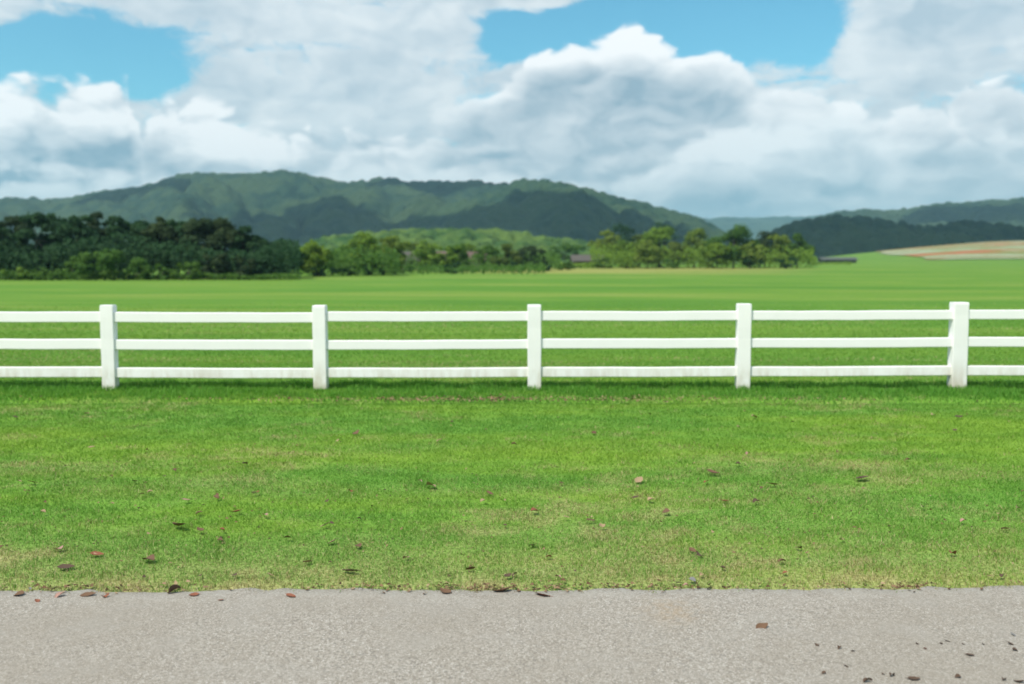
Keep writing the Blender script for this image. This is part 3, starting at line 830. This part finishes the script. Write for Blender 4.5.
def shrub(label, cx, top, wpx, Y, mat, group=None, count=900, leaf=0.24, name='shrub'):
    tree_seed[0] += 1; s = tree_seed[0]
    x = ray(cx, HORIZON).x / ray(cx, HORIZON).y * Y
    g = zt(x, Y); h = at(cx, top, Y).z - g; w = wpx / F * Y
    o = thing(name, label, 'shrub', (x, Y, g - 0.05), 0, group)
    me, pts = crown_mesh('foliage', w, -0.1, h, mat, s, leaf, count, 'shrub')
    obj('foliage', me, o)
    m_ = MB()
    for q in pts[::4].tolist(): m_.tube([(q[0] * .15, q[1] * .15, -.2), (q[0] * .7, q[1] * .7, q[2] * .55), tuple(q)], [.05, .035, .015], 5)
    obj('stem', m_.mesh('stem', m_bark, True), o)
    return o

G1 = 'tall dark trees of the grove at the left edge of the pasture'
grove = [ # cx, top, width, Y, material, label
    (-14, 209, 56, 88, L_DARK, 'dark evergreen tree at the outer left end of the grove, cut by the frame edge'),
    (12, 210, 46, 92, L_OLIVE, 'dull olive tree with a flat top, second from the left end of the dark grove'),
    (36, 209, 46, 89, L_DARK, 'dark tree left of the tallest tree of the grove, over low bright shrubs'),
    (58, 205, 40, 92, L_DARK, 'tallest dark tree of the left grove, its pointed top above the others'),
    (80, 211, 44, 90, L_DARK, 'dark broad tree just right of the tallest tree in the left grove'),
    (97, 208, 34, 93, L_OLIVE, 'olive brown tree standing tall over the big rounded green bush'),
    (118, 214, 44, 93, L_DARK, 'dark tree behind the big rounded green bush in the grove'),
    (140, 216, 40, 94, L_DARK, 'low crowned dark tree in the dip of the grove right of the bush'),
    (160, 214, 38, 90, L_OLIVE, 'olive tinted tree in the middle of the grove right of the dip'),
    (178, 211, 42, 92, L_DARK, 'dark full tree left of the second high point of the grove'),
    (204, 210, 46, 91, L_OLIVE, 'high olive green tree at the second high point of the left grove'),
    (226, 215, 42, 92, L_OLIVE, 'olive tree on the sloping right shoulder of the grove'),
    (243, 224, 36, 92, L_DARK, 'dark tree lower on the right shoulder of the grove'),
    (260, 234, 36, 93, L_DARK, 'small dark tree near the right end of the dark grove'),
    (281, 241, 38, 95, L_DARK, 'last and lowest dark tree at the right end of the grove'),
]
for k, (cx, top, wpx, Y, mat, lab) in enumerate(grove):
    tree('broadleaf_tree', 'tree', lab, cx, 280, top, wpx * 1.12, Y, mat, 'round', 0.02, G1, 0.30, 5200)
G2 = 'shrubs in front of the dark grove'
for cx, top, wpx, Y, mat, lab, cnt in [
    (10, 267, 34, 82, L_LIGHT, 'low bright green shrub at the foot of the grove, at the left end', 800),
    (46, 268, 44, 82.5, L_MID, 'long low green shrub below the tallest tree of the grove', 900),
    (76, 255, 26, 84, L_MID, 'upright mid green shrub left of the big rounded bush', 900),
    (116, 242, 68, 83, L_MID, 'big rounded green bush bulging out in front of the dark grove', 3400),
    (158, 264, 30, 82.5, L_MID, 'low green shrub right beside the big rounded bush', 800),
    (186, 260, 36, 83, L_MID, 'rounded green shrub below the high olive tree of the grove', 1100),
    (212, 250, 34, 85, L_OLIVE, 'greyish olive bush against the right part of the grove', 1200),
    (240, 254, 40, 85, L_OLIVE, 'wide olive bush under the sloping shoulder of the grove', 1300),
    (268, 258, 34, 86, L_DARK, 'dark bush at the right end of the grove', 1100)]:
    shrub(lab, cx, top, wpx * 1.15, Y, mat, G2, int(cnt * 1.5))

G3 = 'light green trees around the farm houses'
for cx, top, wpx, Y, mat, sty, lab, cnt in [
    (313, 241, 38, 100, L_LIGHT, 'round', 'light green rounded tree next to the right end of the dark grove', 2200),
    (341, 246, 30, 128, L_MID, 'loose', 'thin mid green tree with open crown right of the first light tree', 1500),
    (366, 232, 38, 108, L_LIGHT, 'tall', 'tall bright green tree left of the grey roofed farm house', 2400),
    (395, 235, 36, 112, L_YELLOW, 'loose', 'yellowish tall tree standing before the left end of the grey farm house', 1900),
    (418, 241, 30, 176, L_RUST, 'loose', 'brownish thin tree rising behind the grey roofed farm house', 1300),
    (446, 243, 34, 128, L_LIGHT, 'loose', 'light open crowned tree between the grey and the reddish roofed houses', 1700),
    (470, 241, 28, 176, L_LIGHT, 'loose', 'pale green tree behind the reddish roofed farm house', 1300),
    (488, 245, 30, 148, L_MID, 'round', 'mid green bushy tree right of the reddish roofed house', 1600),
    (508, 243, 34, 142, L_RUST, 'loose', 'rusty green loose tree left of the gap to the open field', 1700),
    (426, 240, 30, 136, L_LIGHT, 'tall', 'light slender tree standing before the gap between grey and red roofs', 1700),
    (459, 244, 26, 140, L_MID, 'loose', 'mid green thin tree covering the left end of the brownish red roof', 1500),
    (352, 239, 30, 150, L_LIGHT, 'round', 'light rounded tree behind the tall bright green tree', 1500),
    (384, 243, 26, 140, L_MID, 'round', 'mid green round tree left of the grey roofed house', 1400),
    (532, 245, 40, 146, L_OLIVE, 'round', 'greyish green rounded tree at the end of the house garden', 2000)]:
    tree('field_tree', 'tree', lab, cx, 276, top, wpx * 1.22, Y, mat, sty, 0.05, G3, 0.32, int(cnt * 1.5))
G4 = 'low shrubs around the farm houses'
for cx, top, wpx, Y, mat, lab, cnt in [
    (322, 266, 26, 99, L_DARK, 'dark low shrub at the foot of the light rounded tree', 700),
    (345, 264, 30, 104, L_DARK, 'dark shrub below the thin mid green tree', 800),
    (374, 263, 26, 106, L_DARK, 'dark green shrub at the foot of the tall bright tree', 700),
    (452, 262, 22, 118, L_DARK, 'dark upright shrub hiding part of the reddish roofed house', 700),
    (517, 261, 26, 138, L_DARK, 'dark shrub at the foot of the rusty loose tree', 700),
    (543, 263, 22, 140, L_DARK, 'small dark shrub left of the gap to the open field', 600),
    (569, 261, 15, 150, L_MID, 'lone small round shrub standing in the gap on the open field', 500),
    (560, 264, 9, 152, L_MID, 'tiny shrub beside the lone round shrub on the open field', 250)]:
    shrub(lab, cx, top, wpx * 1.1, Y, mat, G4, int(cnt * 1.4))

G5 = 'row of trees on the right along the far edge of the pasture'
for cx, top, wpx, Y, mat, sty, lab, cnt in [
    (565, 243, 62, 230, L_MID, 'round', 'wide deep green tree low behind the gap in the trees', 2200),
    (600, 238, 30, 205, L_YELLOW, 'loose', 'yellow green tree at the left end of the right hand row', 1500),
    (609, 227, 26, 190, L_YELLOW, 'tall', 'slender yellowish tree, tallest at the left end of the right row', 1600),
    (622, 219, 34, 250, L_DARK, 'tall', 'dark tree rising behind the left end of the right row', 1600),
    (627, 238, 32, 180, L_LIGHT, 'round', 'light green rounded tree, third in the right row', 1700),
    (640, 231, 28, 188, L_RUST, 'loose', 'rusty thin crowned tree left of the tall light tree', 1500),
    (663, 221, 36, 252, L_DARK, 'round', 'dark crowned tree behind the tall light tree of the row', 1600),
    (660, 226, 42, 178, L_LIGHT, 'round', 'tall light green tree with a russet tinted right side in the row', 2400),
    (677, 240, 30, 174, L_RUST, 'round', 'brownish tree lower right of the tall light tree', 1700),
    (694, 225, 30, 184, L_YELLOW, 'tall', 'tall pale yellow green tree in the middle of the right row', 1800),
    (709, 236, 28, 176, L_YELLOW, 'loose', 'low yellowish tree between the pale tall and the big round tree', 1500),
    (733, 224, 46, 172, L_MID, 'round', 'big round mid green tree near the right end of the row', 3000),
    (765, 230, 34, 182, L_OLIVE, 'round', 'dull green tree just right of the big round tree', 2000),
    (781, 231, 30, 176, L_YELLOW, 'loose', 'yellow tinged tree next to the end of the right row', 1600),
    (648, 240, 30, 170, L_YELLOW, 'round', 'low yellow green round tree before the thin rusty tree', 1700),
    (718, 241, 26, 168, L_LIGHT, 'round', 'low light round tree touching the left side of the big round tree', 1400),
    (750, 241, 28, 170, L_YELLOW, 'round', 'low yellow green tree touching the right side of the big round tree', 1500),
    (797, 232, 30, 178, L_MID, 'round', 'mid green tree at the very right end of the row', 2000)]:
    tree('field_tree', 'tree', lab, cx, 268, top, wpx * 1.18, Y, mat, sty, 0.05, G5, 0.38, int(cnt * 1.5))
G6 = 'low undergrowth shrubs between the trees of the right row'
for cx, top, wpx, Y, mat, lab, cnt in [
    (604, 257, 24, 172, L_MID, 'low shrub under the slender yellowish tree of the right row', 500),
    (632, 258, 30, 170, L_LIGHT, 'light low shrub under the rounded third tree of the right row', 500),
    (668, 258, 28, 168, L_MID, 'low shrub at the foot of the tall light green tree', 500),
    (700, 259, 34, 168, L_LIGHT, 'low light shrub below the pale tall tree in mid row', 500),
    (752, 258, 26, 168, L_DARK, 'dark low shrub right of the foot of the big round tree', 500),
    (790, 257, 30, 168, L_DARK, 'dark low shrub under the right end of the row', 500)]:
    shrub(lab, cx, top, wpx * 1.2, Y, mat, G6, int(cnt * 1.6), 0.3)

# ================================================================ farm houses
def plain_mat(name, a, b, scale=3.0):
    m, nt, out = new_mat(name)
    principled(nt, out, nt.mix(nt.noise(pos(nt), scale, 4, 0.6), a, b), 0.85, None, 0.2); return m
m_wall_pale = plain_mat('pale_plaster', (0.24, 0.21, 0.18), (0.17, 0.145, 0.12))
m_wall_wood = plain_mat('weathered_boards', (0.16, 0.12, 0.10), (0.24, 0.19, 0.16))
m_roof_grey = plain_mat('grey_roofing', (0.075, 0.068, 0.062), (0.11, 0.10, 0.09))
m_roof_red = plain_mat('faded_red_roofing', (0.11, 0.072, 0.060), (0.15, 0.105, 0.09))
m_wall_dark = plain_mat('dark_boards', (0.07, 0.07, 0.062), (0.10, 0.10, 0.09))
m_roof_dark = plain_mat('dark_grey_roofing', (0.075, 0.085, 0.08), (0.10, 0.11, 0.105))
m_glass = plain_mat('dark_window', (0.02, 0.025, 0.03), (0.03, 0.035, 0.04))
m_frame = plain_mat('pale_window_frame', (0.5, 0.48, 0.45), (0.44, 0.42, 0.4))

def house(label, cx, Y, w, d, h, roof_h, wall, roof, rz=0.0, windows=3, frame=None):
    x = (cx - 512) / F * Y
    o = thing('farm_house', label, 'house', (x, Y, zt(x, Y)), rz, 'farm houses among the trees beyond the pasture')
    m_ = MB(); m_.box(-w/2, w/2, -d/2, d/2, -0.3, h)
    m_.add([(-w/2, -d/2, h), (-w/2, d/2, h), (-w/2, 0, h + roof_h), (w/2, -d/2, h), (w/2, d/2, h), (w/2, 0, h + roof_h)], [(0, 2, 1), (3, 4, 5)])
    obj('wall', m_.mesh('wall', wall), o)
    e = 0.5; s = roof_h / (d / 2); t = 0.14
    m_ = MB()
    for sg in (-1, 1):
        y0, z0 = sg * (d/2 + e), h - e * s + .02
        y1, z1 = 0, h + roof_h + .02
        vs = [(-w/2-e, y0, z0), (w/2+e, y0, z0), (w/2+e, y1, z1), (-w/2-e, y1, z1)]
        vs += [(a, b, c + t) for a, b, c in vs]
        m_.add(vs, [(0,3,2,1),(4,5,6,7),(0,1,5,4),(1,2,6,5),(2,3,7,6),(3,0,4,7)])
    obj('roof', m_.mesh('roof', roof), o)
    n = windows
    for k in range(n + 1):
        wx = -w/2 + w * (k + 0.7) / (n + 1.4)
        if k == n // 2:
            m_ = MB(); m_.box(wx - .45, wx + .45, -d/2 - .06, -d/2 - .004, 0, h * .86); obj('door', m_.mesh('door', m_wall_wood if wall is m_wall_pale else (frame or m_frame)), o)
        else:
            m_ = MB(); zc = h * .56; q = h * .24
            for a in (-.55, .47): m_.box(wx + a, wx + a + .08, -d/2 - .07, -d/2 - .004, zc - q, zc + q)
            m_.box(wx - .466, wx + .466, -d/2 - .068, -d/2 - .006, zc + q - .08, zc + q - .002); m_.box(wx - .466, wx + .466, -d/2 - .068, -d/2 - .006, zc - q + .002, zc - q + .08)
            f = obj('window', m_.mesh('window', frame or m_frame), o)
            m_ = MB(); m_.box(wx - .468, wx + .468, -d/2 - .03, -d/2 - .008, zc - q + .082, zc + q - .082); obj('pane', m_.mesh('pane', m_glass), f)
house('grey roofed wooden farm house half hidden by a yellowish tree', 410, 150, 5.2, 4.5, 1.6, 1.0, m_wall_wood, m_roof_grey, 0.05)
house('pale walled farm house with a faded red roof right of the grey one', 436, 160, 5.0, 4.5, 1.7, 1.0, m_wall_pale, m_roof_red, -0.1)
house('small farm house with a brownish red roof beside a mid green tree', 474, 156, 5.0, 4.5, 1.6, 1.0, m_wall_wood, m_roof_red, 0.1, 2)
house('low weathered hut at the left end of the right hand tree row', 588, 186, 5.6, 4, 1.3, 0.9, m_wall_wood, m_roof_grey, 0.0, 2, m_wall_wood)
house('long low grey shed at the foot of the dark far wood', 836, 300, 10, 5, 1.0, 0.6, m_wall_dark, m_roof_dark, 0.0, 4, m_wall_dark)

# tangled low growth between the trunks, along the three stretches of the tree line
def undergrowth(label, spans, mat, seed, leaf=0.3):
    g = np.random.default_rng(seed); V_, R_, CN = [], [], []
    for (x0, x1, Y0, Y1, top, n) in spans:
        u = g.uniform(x0, x1, n); Y = g.uniform(Y0, Y1, n)
        X = (u - 512) / F * Y
        hmax = top * (0.35 + 0.9 * fbm(X / 2.2, Y / 3.0, seed, 3))
        z = terrain(X, Y) + hmax * np.sqrt(g.random(n))
        c = np.stack([X, Y, z], -1)
        nrm = g.normal(size=(n, 3)) * 0.6 + np.array([0, -0.7, 0.6]); nrm /= np.linalg.norm(nrm, axis=1)[:, None]
        t = np.cross(nrm, g.normal(size=(n, 3))); t /= np.linalg.norm(t, axis=1)[:, None]; bt = np.cross(nrm, t)
        sz = leaf * g.uniform(0.6, 1.5, n)[:, None]
        v = np.stack([c - t * sz * .5, c - bt * sz * .32, c + t * sz * .55, c + bt * sz * .32], 1)
        V_.append(v.reshape(-1, 3)); R_.append(np.repeat(np.clip(0.6 * fbm(X / 1.5, Y / 1.5, seed + 3, 2) + 0.4 * g.random(n), 0, 1), 4))
    v = np.concatenate(V_); n = len(v) // 4
    me = mesh_np('undergrowth', v, [np.arange(n)[:, None] * 4 + np.array([[0, 1, 2, 3]])], mat, False, {'rand': np.concatenate(R_)})
    tag(obj('undergrowth', me), label, 'undergrowth', kind='stuff')
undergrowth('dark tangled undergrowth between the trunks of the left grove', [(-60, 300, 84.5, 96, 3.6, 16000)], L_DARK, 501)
undergrowth('bright low weeds along the foot of the left grove', [(-60, 130, 81.5, 83.5, 0.9, 2200), (130, 300, 82.5, 85, 0.6, 1500)], L_MID, 502, 0.22)
undergrowth('mixed low growth around the farm houses', [(296, 400, 100, 130, 3.0, 6000), (398, 560, 140, 178, 2.6, 6000), (340, 545, 112, 138, 1.1, 2600)], L_MID, 503, 0.34)
undergrowth('pale green growth under the trees of the right row', [(560, 604, 172, 182, 0.9, 900), (590, 812, 168, 205, 4.2, 11000), (806, 815, 205, 240, 2.2, 900), (815, 850, 240, 290, 0.35, 900)], L_LIGHT, 504, 0.4)
# ================================================================ dead leaves and litter
LEAVES = '''15.5 417 k 5|87 414 b 6|147 450 b 7|92 447 t 6|245 464 k 9|174 470 b 6|164 476 k 6|135 481 b 7|111 476 b 6|95 479 k 5|19 481 t 6|32 482 t 8|150 492 t 7|142 494 t 6|45 502 b 6|43 512 t 8|186 500 p 6|217 497 b 8|254 493 k 6|199 513 b 8|236 512 r 8|178 526 b 14|200 530 b 7|222 530 r 7|221 538 k 6|164 395.5 k 5
356 433 b 7|452 422 k 5|440 440 t 8|337 441 t 6|420 481 p 6|350 491 r 8|385 490 k 6|257 492 r 7|327 501 k 6|373 506 k 8|265 515 p 8|325 525 p 8|332 523 k 5|359 519 k 6|490 493 b 6|483 501 t 7|505 525 k 6|288 538 b 9|431 486 t 12
514 445 b 6|594 433 b 7|660 443 k 4|636 419 k 5|650 414 k 4|754 417 t 8|738 427 t 5|748 454 p 7|738 464 k 9|713 473 b 9|706 482 r 6|639 480 t 8|762 488 b 7|651 500 t 9|636 497 k 7|724 501 r 7|756 502 k 10|534 511 r 9|591 520 b 8|602 526 t 6|567 517 t 6|666 512 b 9|661 522 b 6|713 532 t 7|562 483 b 6
793 422 k 5|784 417 t 5|804 405 t 5|959 417 k 8|933 415 t 6|955 430 k 4|862 478 k 14|813 497 k 5|772 484 t 10|908 460 b 6|837 452 b 5|923 507 k 7|931 510 r 6|963 521 p 8|1005 529 p 9|1017 508 t 7|977 401 k 4
59 549 p 11|97 554 r 9|66 567 k 15|149 560 b 16|220 541 b 8|2 547 b 6|144 577 k 7|200 576 k 7|235 575 k 10|29 589 g 7|19 595 b 15|37 601 r 12|60 596 p 11|88 595 b 11|105 597 r 13|175 591 k 22|176 584 t 11|221 600 r 6|194 595 r 8
332 542 p 10|358 546 b 9|406 558 p 9|350 571 k 18|307 562 p 8|450 576 k 9|470 569 b 10|508 576 k 9|270 575 t 7|291 596 r 11|445 592 b 10|502 591 b 14
532 545 k 8|549 557 r 8|515 575 k 9|542 595 r 14|519 591 b 9|558 577 p 8|693 551 b 7|699 555 k 10|723 568 k 9|692 580 g 9|686 586 p 7|701 575 t 6|762 549 k 6|762 627 b 14|575 571 k 5
842 540 t 6|799 548 b 8|782 562 b 8|785 573 r 8|953 554 r 13|1002 576 k 9
817 645 k 10|839 648 k 8|853 651 k 7|917 644 k 9|925 649 r 6|941 644 k 6|947 641 k 7|963 644 k 8|983 644 k 6|970 655 k 8|1014 635 g 8|1011 644 k 8|1015 650 k 11|846 666 k 7|824 673 k 9|883 674 k 5|892 676 k 11|868 682 k 14|914 679 k 12|958 677 k 11|1004 680 k 9|1019 682 k 11'''
def leafy(name, a, b, rough=0.75):
    m, nt, out = new_mat(name)
    c = nt.mix(nt.noise(nt.node('ShaderNodeTexCoord').outputs['Object'], 90, 4, 0.6), a, b)
    principled(nt, out, c, rough, None, 0.25); return m
LM = {'k': ('blackish', leafy('dead_leaf_dark', (0.055, 0.034, 0.023), (0.125, 0.078, 0.052))),
      'b': ('brown', leafy('dead_leaf_brown', (0.095, 0.050, 0.028), (0.18, 0.105, 0.062))),
      't': ('tan', leafy('dead_leaf_tan', (0.25, 0.165, 0.085), (0.38, 0.28, 0.17))),
      'r': ('reddish', leafy('dead_leaf_red', (0.17, 0.055, 0.030), (0.29, 0.115, 0.065))),
      'p': ('pinkish', leafy('dead_leaf_pink', (0.30, 0.16, 0.125), (0.42, 0.26, 0.21))),
      'g': ('grey', leafy('dead_leaf_grey', (0.14, 0.135, 0.13), (0.24, 0.23, 0.22)))}
def leaf_mesh(k):
    """A curled dead leaf one unit long with a midrib fold, curl along its length and a short stalk."""
    g = random.Random(300 + k)
    n, mcount = 9, 5
    curl = g.uniform(-1.1, 1.7); fold = g.uniform(0.15, 0.75); wid = g.uniform(0.30, 0.52); twist = g.uniform(-.7, .7)
    vs, fs = [], []
    for i in range(n):
        t = i / (n - 1)
        w = wid * (math.sin(math.pi * min(1, t * 0.94 + 0.03)) ** 0.75) * (1.12 - 0.35 * t) * g.uniform(.85, 1.12)
        an = curl * (t - 0.5)
        x = math.sin(an) / (abs(curl) + .2) * 1.1 + (t - .5) * .2
        z = (1 - math.cos(an)) / (abs(curl) + .2) * (1 if curl > 0 else -1) * 1.1
        for j in range(mcount):
            s = (j - 2) / 2
            y = s * w * math.cos(fold * abs(s))
            zz = z + abs(s) ** 1.4 * w * math.sin(fold) * 0.8 + twist * s * (t - .5) * .3 + g.uniform(-.015, .015)
            vs.append((x, y, zz))
    zmin = min(v[2] for v in vs)
    vs = [(a, b, c - zmin) for a, b, c in vs]
    for i in range(n - 1):
        for j in range(mcount - 1):
            a = i * mcount + j
            fs.append((a, a + 1, a + mcount + 1, a + mcount))
    th = 0.014; o = len(vs)
    vs += [(a, b, c + th) for a, b, c in vs]; fs = [f[::-1] for f in fs] + [tuple(i + o for i in f) for f in fs]
    m_ = MB(); m_.add(vs, fs)
    s0 = Vector(vs[2]); m_.tube([s0 + Vector((0.02, 0, .01)), s0 + Vector((-0.12, .02, .02)), s0 + Vector((-0.24, .07, .01))], [.018, .014, .012], 5)
    return m_
LV = [leaf_mesh(k) for k in range(9)]
meshes = {}
def leaf_data(k, key):
    if (k, key) not in meshes: meshes[k, key] = LV[k].mesh('dead_leaf', LM[key][1], True)
    return meshes[k, key]
rows = []
for k, tok in enumerate(LEAVES.replace('\n', '|').split('|')):
    a = tok.split(); rows.append((float(a[0]), float(a[1]), a[2], float(a[3])))
def where(px, py, y, edge):
    PX = [109, 320, 534, 743, 958]
    j = min(range(5), key=lambda i: abs(PX[i] - px))
    nm = ['first', 'second', 'third', 'fourth', 'fifth']
    if abs(PX[j] - px) < 38: c = f'in line with {nm[j]} fence post'
    elif px < 109: c = 'left of first fence post'
    elif px > 958: c = 'right of fifth fence post'
    else:
        i = max(i for i in range(5) if PX[i] <= px); c = f'between {nm[i]} and {nm[i+1]} posts'
    if y < edge + 0.03: return ('on road at turf edge' if y > edge - 0.16 else 'out on road'), c
    if py > 572: return 'in turf at road edge', c
    if py > 535: return 'on lawn near road', c
    if py > 470: return 'in mid lawn', c
    return 'on lawn near fence', c
info = []
for k, (px, py, key, s) in enumerate(rows):
    g0 = ground(px, py); edge = float(road_edge(np.array([g0.x]))[0])
    on = g0.y < edge + 0.0
    z = 0.008 if on else zt(g0.x, g0.y) + (0.024 if py < 540 else 0.017)
    q = ground(px, py, z)
    size = s / F * q.y * (0.95 if q.y < edge - .16 else (1.0 if key == 'k' else 1.25))
    rr = random.Random(700 + k)
    sw = 'small ' if s < 7 else ('large ' if s >= 11 else '')
    a, c = where(px, py, q.y, edge)
    info.append([px, (sw + LM[key][0], a, c), q, size, key, rr, k])
groups = {}
for it in info: groups.setdefault(it[1], []).append(it)
ordn = ['leftmost', 'second', 'third', 'fourth', 'fifth', 'sixth', 'seventh', 'eighth', 'ninth']
words_n = {2: 'two', 3: 'three', 4: 'four', 5: 'five', 6: 'six', 7: 'seven', 8: 'eight', 9: 'nine', 10: 'ten'}
for key_, its in groups.items():
    its.sort(key=lambda i: i[0])
    for n_, (px, _, q, size, key, rr, k) in enumerate(its):
        look, a, c = key_
        if len(its) == 1: lab = f'{look} leaf {a}, {c}'
        elif len(its) == 2: lab = f'{look} leaf {a}, {c}, {"left" if n_ == 0 else "right"} one'
        elif n_ == 0: lab = f'{look} leaf {a}, {c}, leftmost'
        elif n_ == len(its) - 1: lab = f'{look} leaf {a}, {c}, rightmost'
        else: lab = f'{look} leaf {a}, {c}, {ordn[n_]} from left'
        o = obj('dead_leaf', leaf_data(rr.randrange(9), key))
        o.location = q
        o.scale = (size * rr.uniform(.9, 1.15), size * rr.uniform(.8, 1.1), size * rr.uniform(.6, 1.0))
        o.rotation_euler = (rr.uniform(-.1, .5), rr.uniform(-.4, .4), rr.choice([0, math.pi]) + rr.uniform(-1.0, 1.0))
        tag(o, lab, 'leaf', 'dead leaves scattered on the lawn and the road')

# crumbled leaf litter: in the furrow before the fence, along the paving edge and thinly over the turf
def litter(n, xf, yf, smin, smax):
    x = xf(n); y = yf(x); z = np.maximum(terrain(x, y), 0.006) + 0.004 + 0.024 * sstep(0.02, 0.15, y - road_edge(x))
    s = rng.uniform(smin, smax, n); a = rng.uniform(0, 6.28, n)
    v = np.empty((n, 5, 3))
    for i, (dx_, dy_, dz_) in enumerate([(-.5, -.16, 0), (.0, -.28, .06), (.55, 0, .0), (.0, .26, .10), (-.4, .2, .16)]):
        jx = dx_ * rng.uniform(.7, 1.3, n) * s; jy = dy_ * rng.uniform(.6, 1.4, n) * s
        v[:, i] = np.stack([x + jx * np.cos(a) - jy * np.sin(a), y + jx * np.sin(a) + jy * np.cos(a), z + dz_ * s * rng.uniform(0, 3, n)], -1)
    return v.reshape(-1, 3)
fur = lambda x: 10.60 + 0.10 * (fbm(x / 1.7, 0 * x, 31, 3) - 0.5) + rng.normal(0, .11, len(x))
parts_ = [litter(1300, lambda n: np.clip(np.repeat(rng.normal(-0.1, 1.6, n // 10), 10) + rng.normal(0, .12, n), -6.5, 6.5), fur, .012, .04),
          litter(800, lambda n: np.repeat(rng.uniform(-3.6, 3.6, n // 8), 8) + rng.normal(0, .07, n), lambda x: road_edge(x) + rng.normal(.0, .03, len(x)), .008, .030),
          litter(1500, lambda n: rng.uniform(-6, 6, n), lambda x: np.maximum(4.6 + rng.gamma(1.6, 1.2, len(x)), 4.5), .008, .024)]
v = np.concatenate(parts_); n = len(v) // 5
m_lit, nt, out = new_mat('leaf_litter')
principled(nt, out, nt.ramp(attr(nt, 'rand'), [(0, (0.04, 0.026, 0.017)), (0.4, (0.11, 0.062, 0.035)), (0.75, (0.22, 0.14, 0.08)), (1, (0.36, 0.25, 0.16))]), 0.85, None, 0.1)
me = mesh_np('leaf_litter', v, [np.arange(n)[:, None] * 5 + np.array([[0, 1, 2, 3, 4]])], m_lit, False, {'rand': np.repeat(rng.random(n), 5)})
tag(obj('leaf_litter', me), 'crumbled dead leaf bits in the furrow and along the paving', 'litter', kind='stuff')
# ================================================================ haze
m_haze = bpy.data.materials.new('haze'); m_haze.use_nodes = True
nt = NT(m_haze.node_tree); nt.n.clear()
out = nt.node('ShaderNodeOutputMaterial')
pv = nt.node('ShaderNodeVolumePrincipled')
pv.inputs['Color'].default_value = (0.46, 0.82, 0.95, 1)
pv.inputs['Density'].default_value = 1.75e-4
nt.l.new(pv.outputs[0], out.inputs['Volume'])
m_ = MB(); m_.box(-11000, 11000, -120, 9500, -60, 330)
tag(obj('haze', m_.mesh('haze', m_haze)), kind='stuff')
# ================================================================ low clouds overhead, above the haze, that shade part of the hills
m_cloud, nt, out = new_mat('cloud_white')
d = nt.node('ShaderNodeBsdfDiffuse'); d.inputs[0].default_value = (0.85, 0.87, 0.9, 1)
nt.l.new(d.outputs[0], out.inputs[0])
def cloud(label, target, rx, ry, alt, seed):
    """A lumpy flat-bottomed cloud standing between the sun and a place on the hills."""
    t = (alt - target[2]) / SUN_DIR.z
    c = Vector(target) + SUN_DIR * t
    n0, n1 = 60, 140
    th = np.linspace(0.0, math.pi, n0)[:, None]; ph = np.linspace(0, 2 * math.pi, n1, endpoint=False)[None]
    x, y, z = np.sin(th) * np.cos(ph), np.sin(th) * np.sin(ph), np.cos(th) * np.ones_like(ph)
    k = 0.70 + 1.5 * (fbm(x * 3.4 + 10 + z, y * 3.4 + seed, seed, 5, 0.62) - 0.45)
    X = x * rx * k; Y = y * ry * k; Z = np.maximum(z, -0.25) * min(rx, ry) * 0.45 * k
    idx = np.arange(n0 * n1).reshape(n0, n1)
    q = np.stack([idx[:-1], np.roll(idx, -1, 1)[:-1], np.roll(idx, -1, 1)[1:], idx[1:]], -1).reshape(-1, 4)
    me = mesh_np('clouds', np.stack([X, Y, Z], -1).reshape(-1, 3), [q], m_cloud, True)
    o = obj('clouds', me); o.location = c
    tag(o, kind='structure')
cloud('', tuple(at(560, 232, 1000)), 250, 150, 900, 3)
cloud('', tuple(at(300, 232, 1150)), 150, 170, 940, 5)
cloud('', tuple(at(470, 190, 1600)), 170, 120, 980, 8)
cloud('', tuple(at(150, 205, 1500)), 90, 160, 980, 12)
cloud('', tuple(at(900, 238, 720)), 330, 130, 900, 15)
cloud('', tuple(at(1000, 215, 1600)), 160, 120, 960, 19)
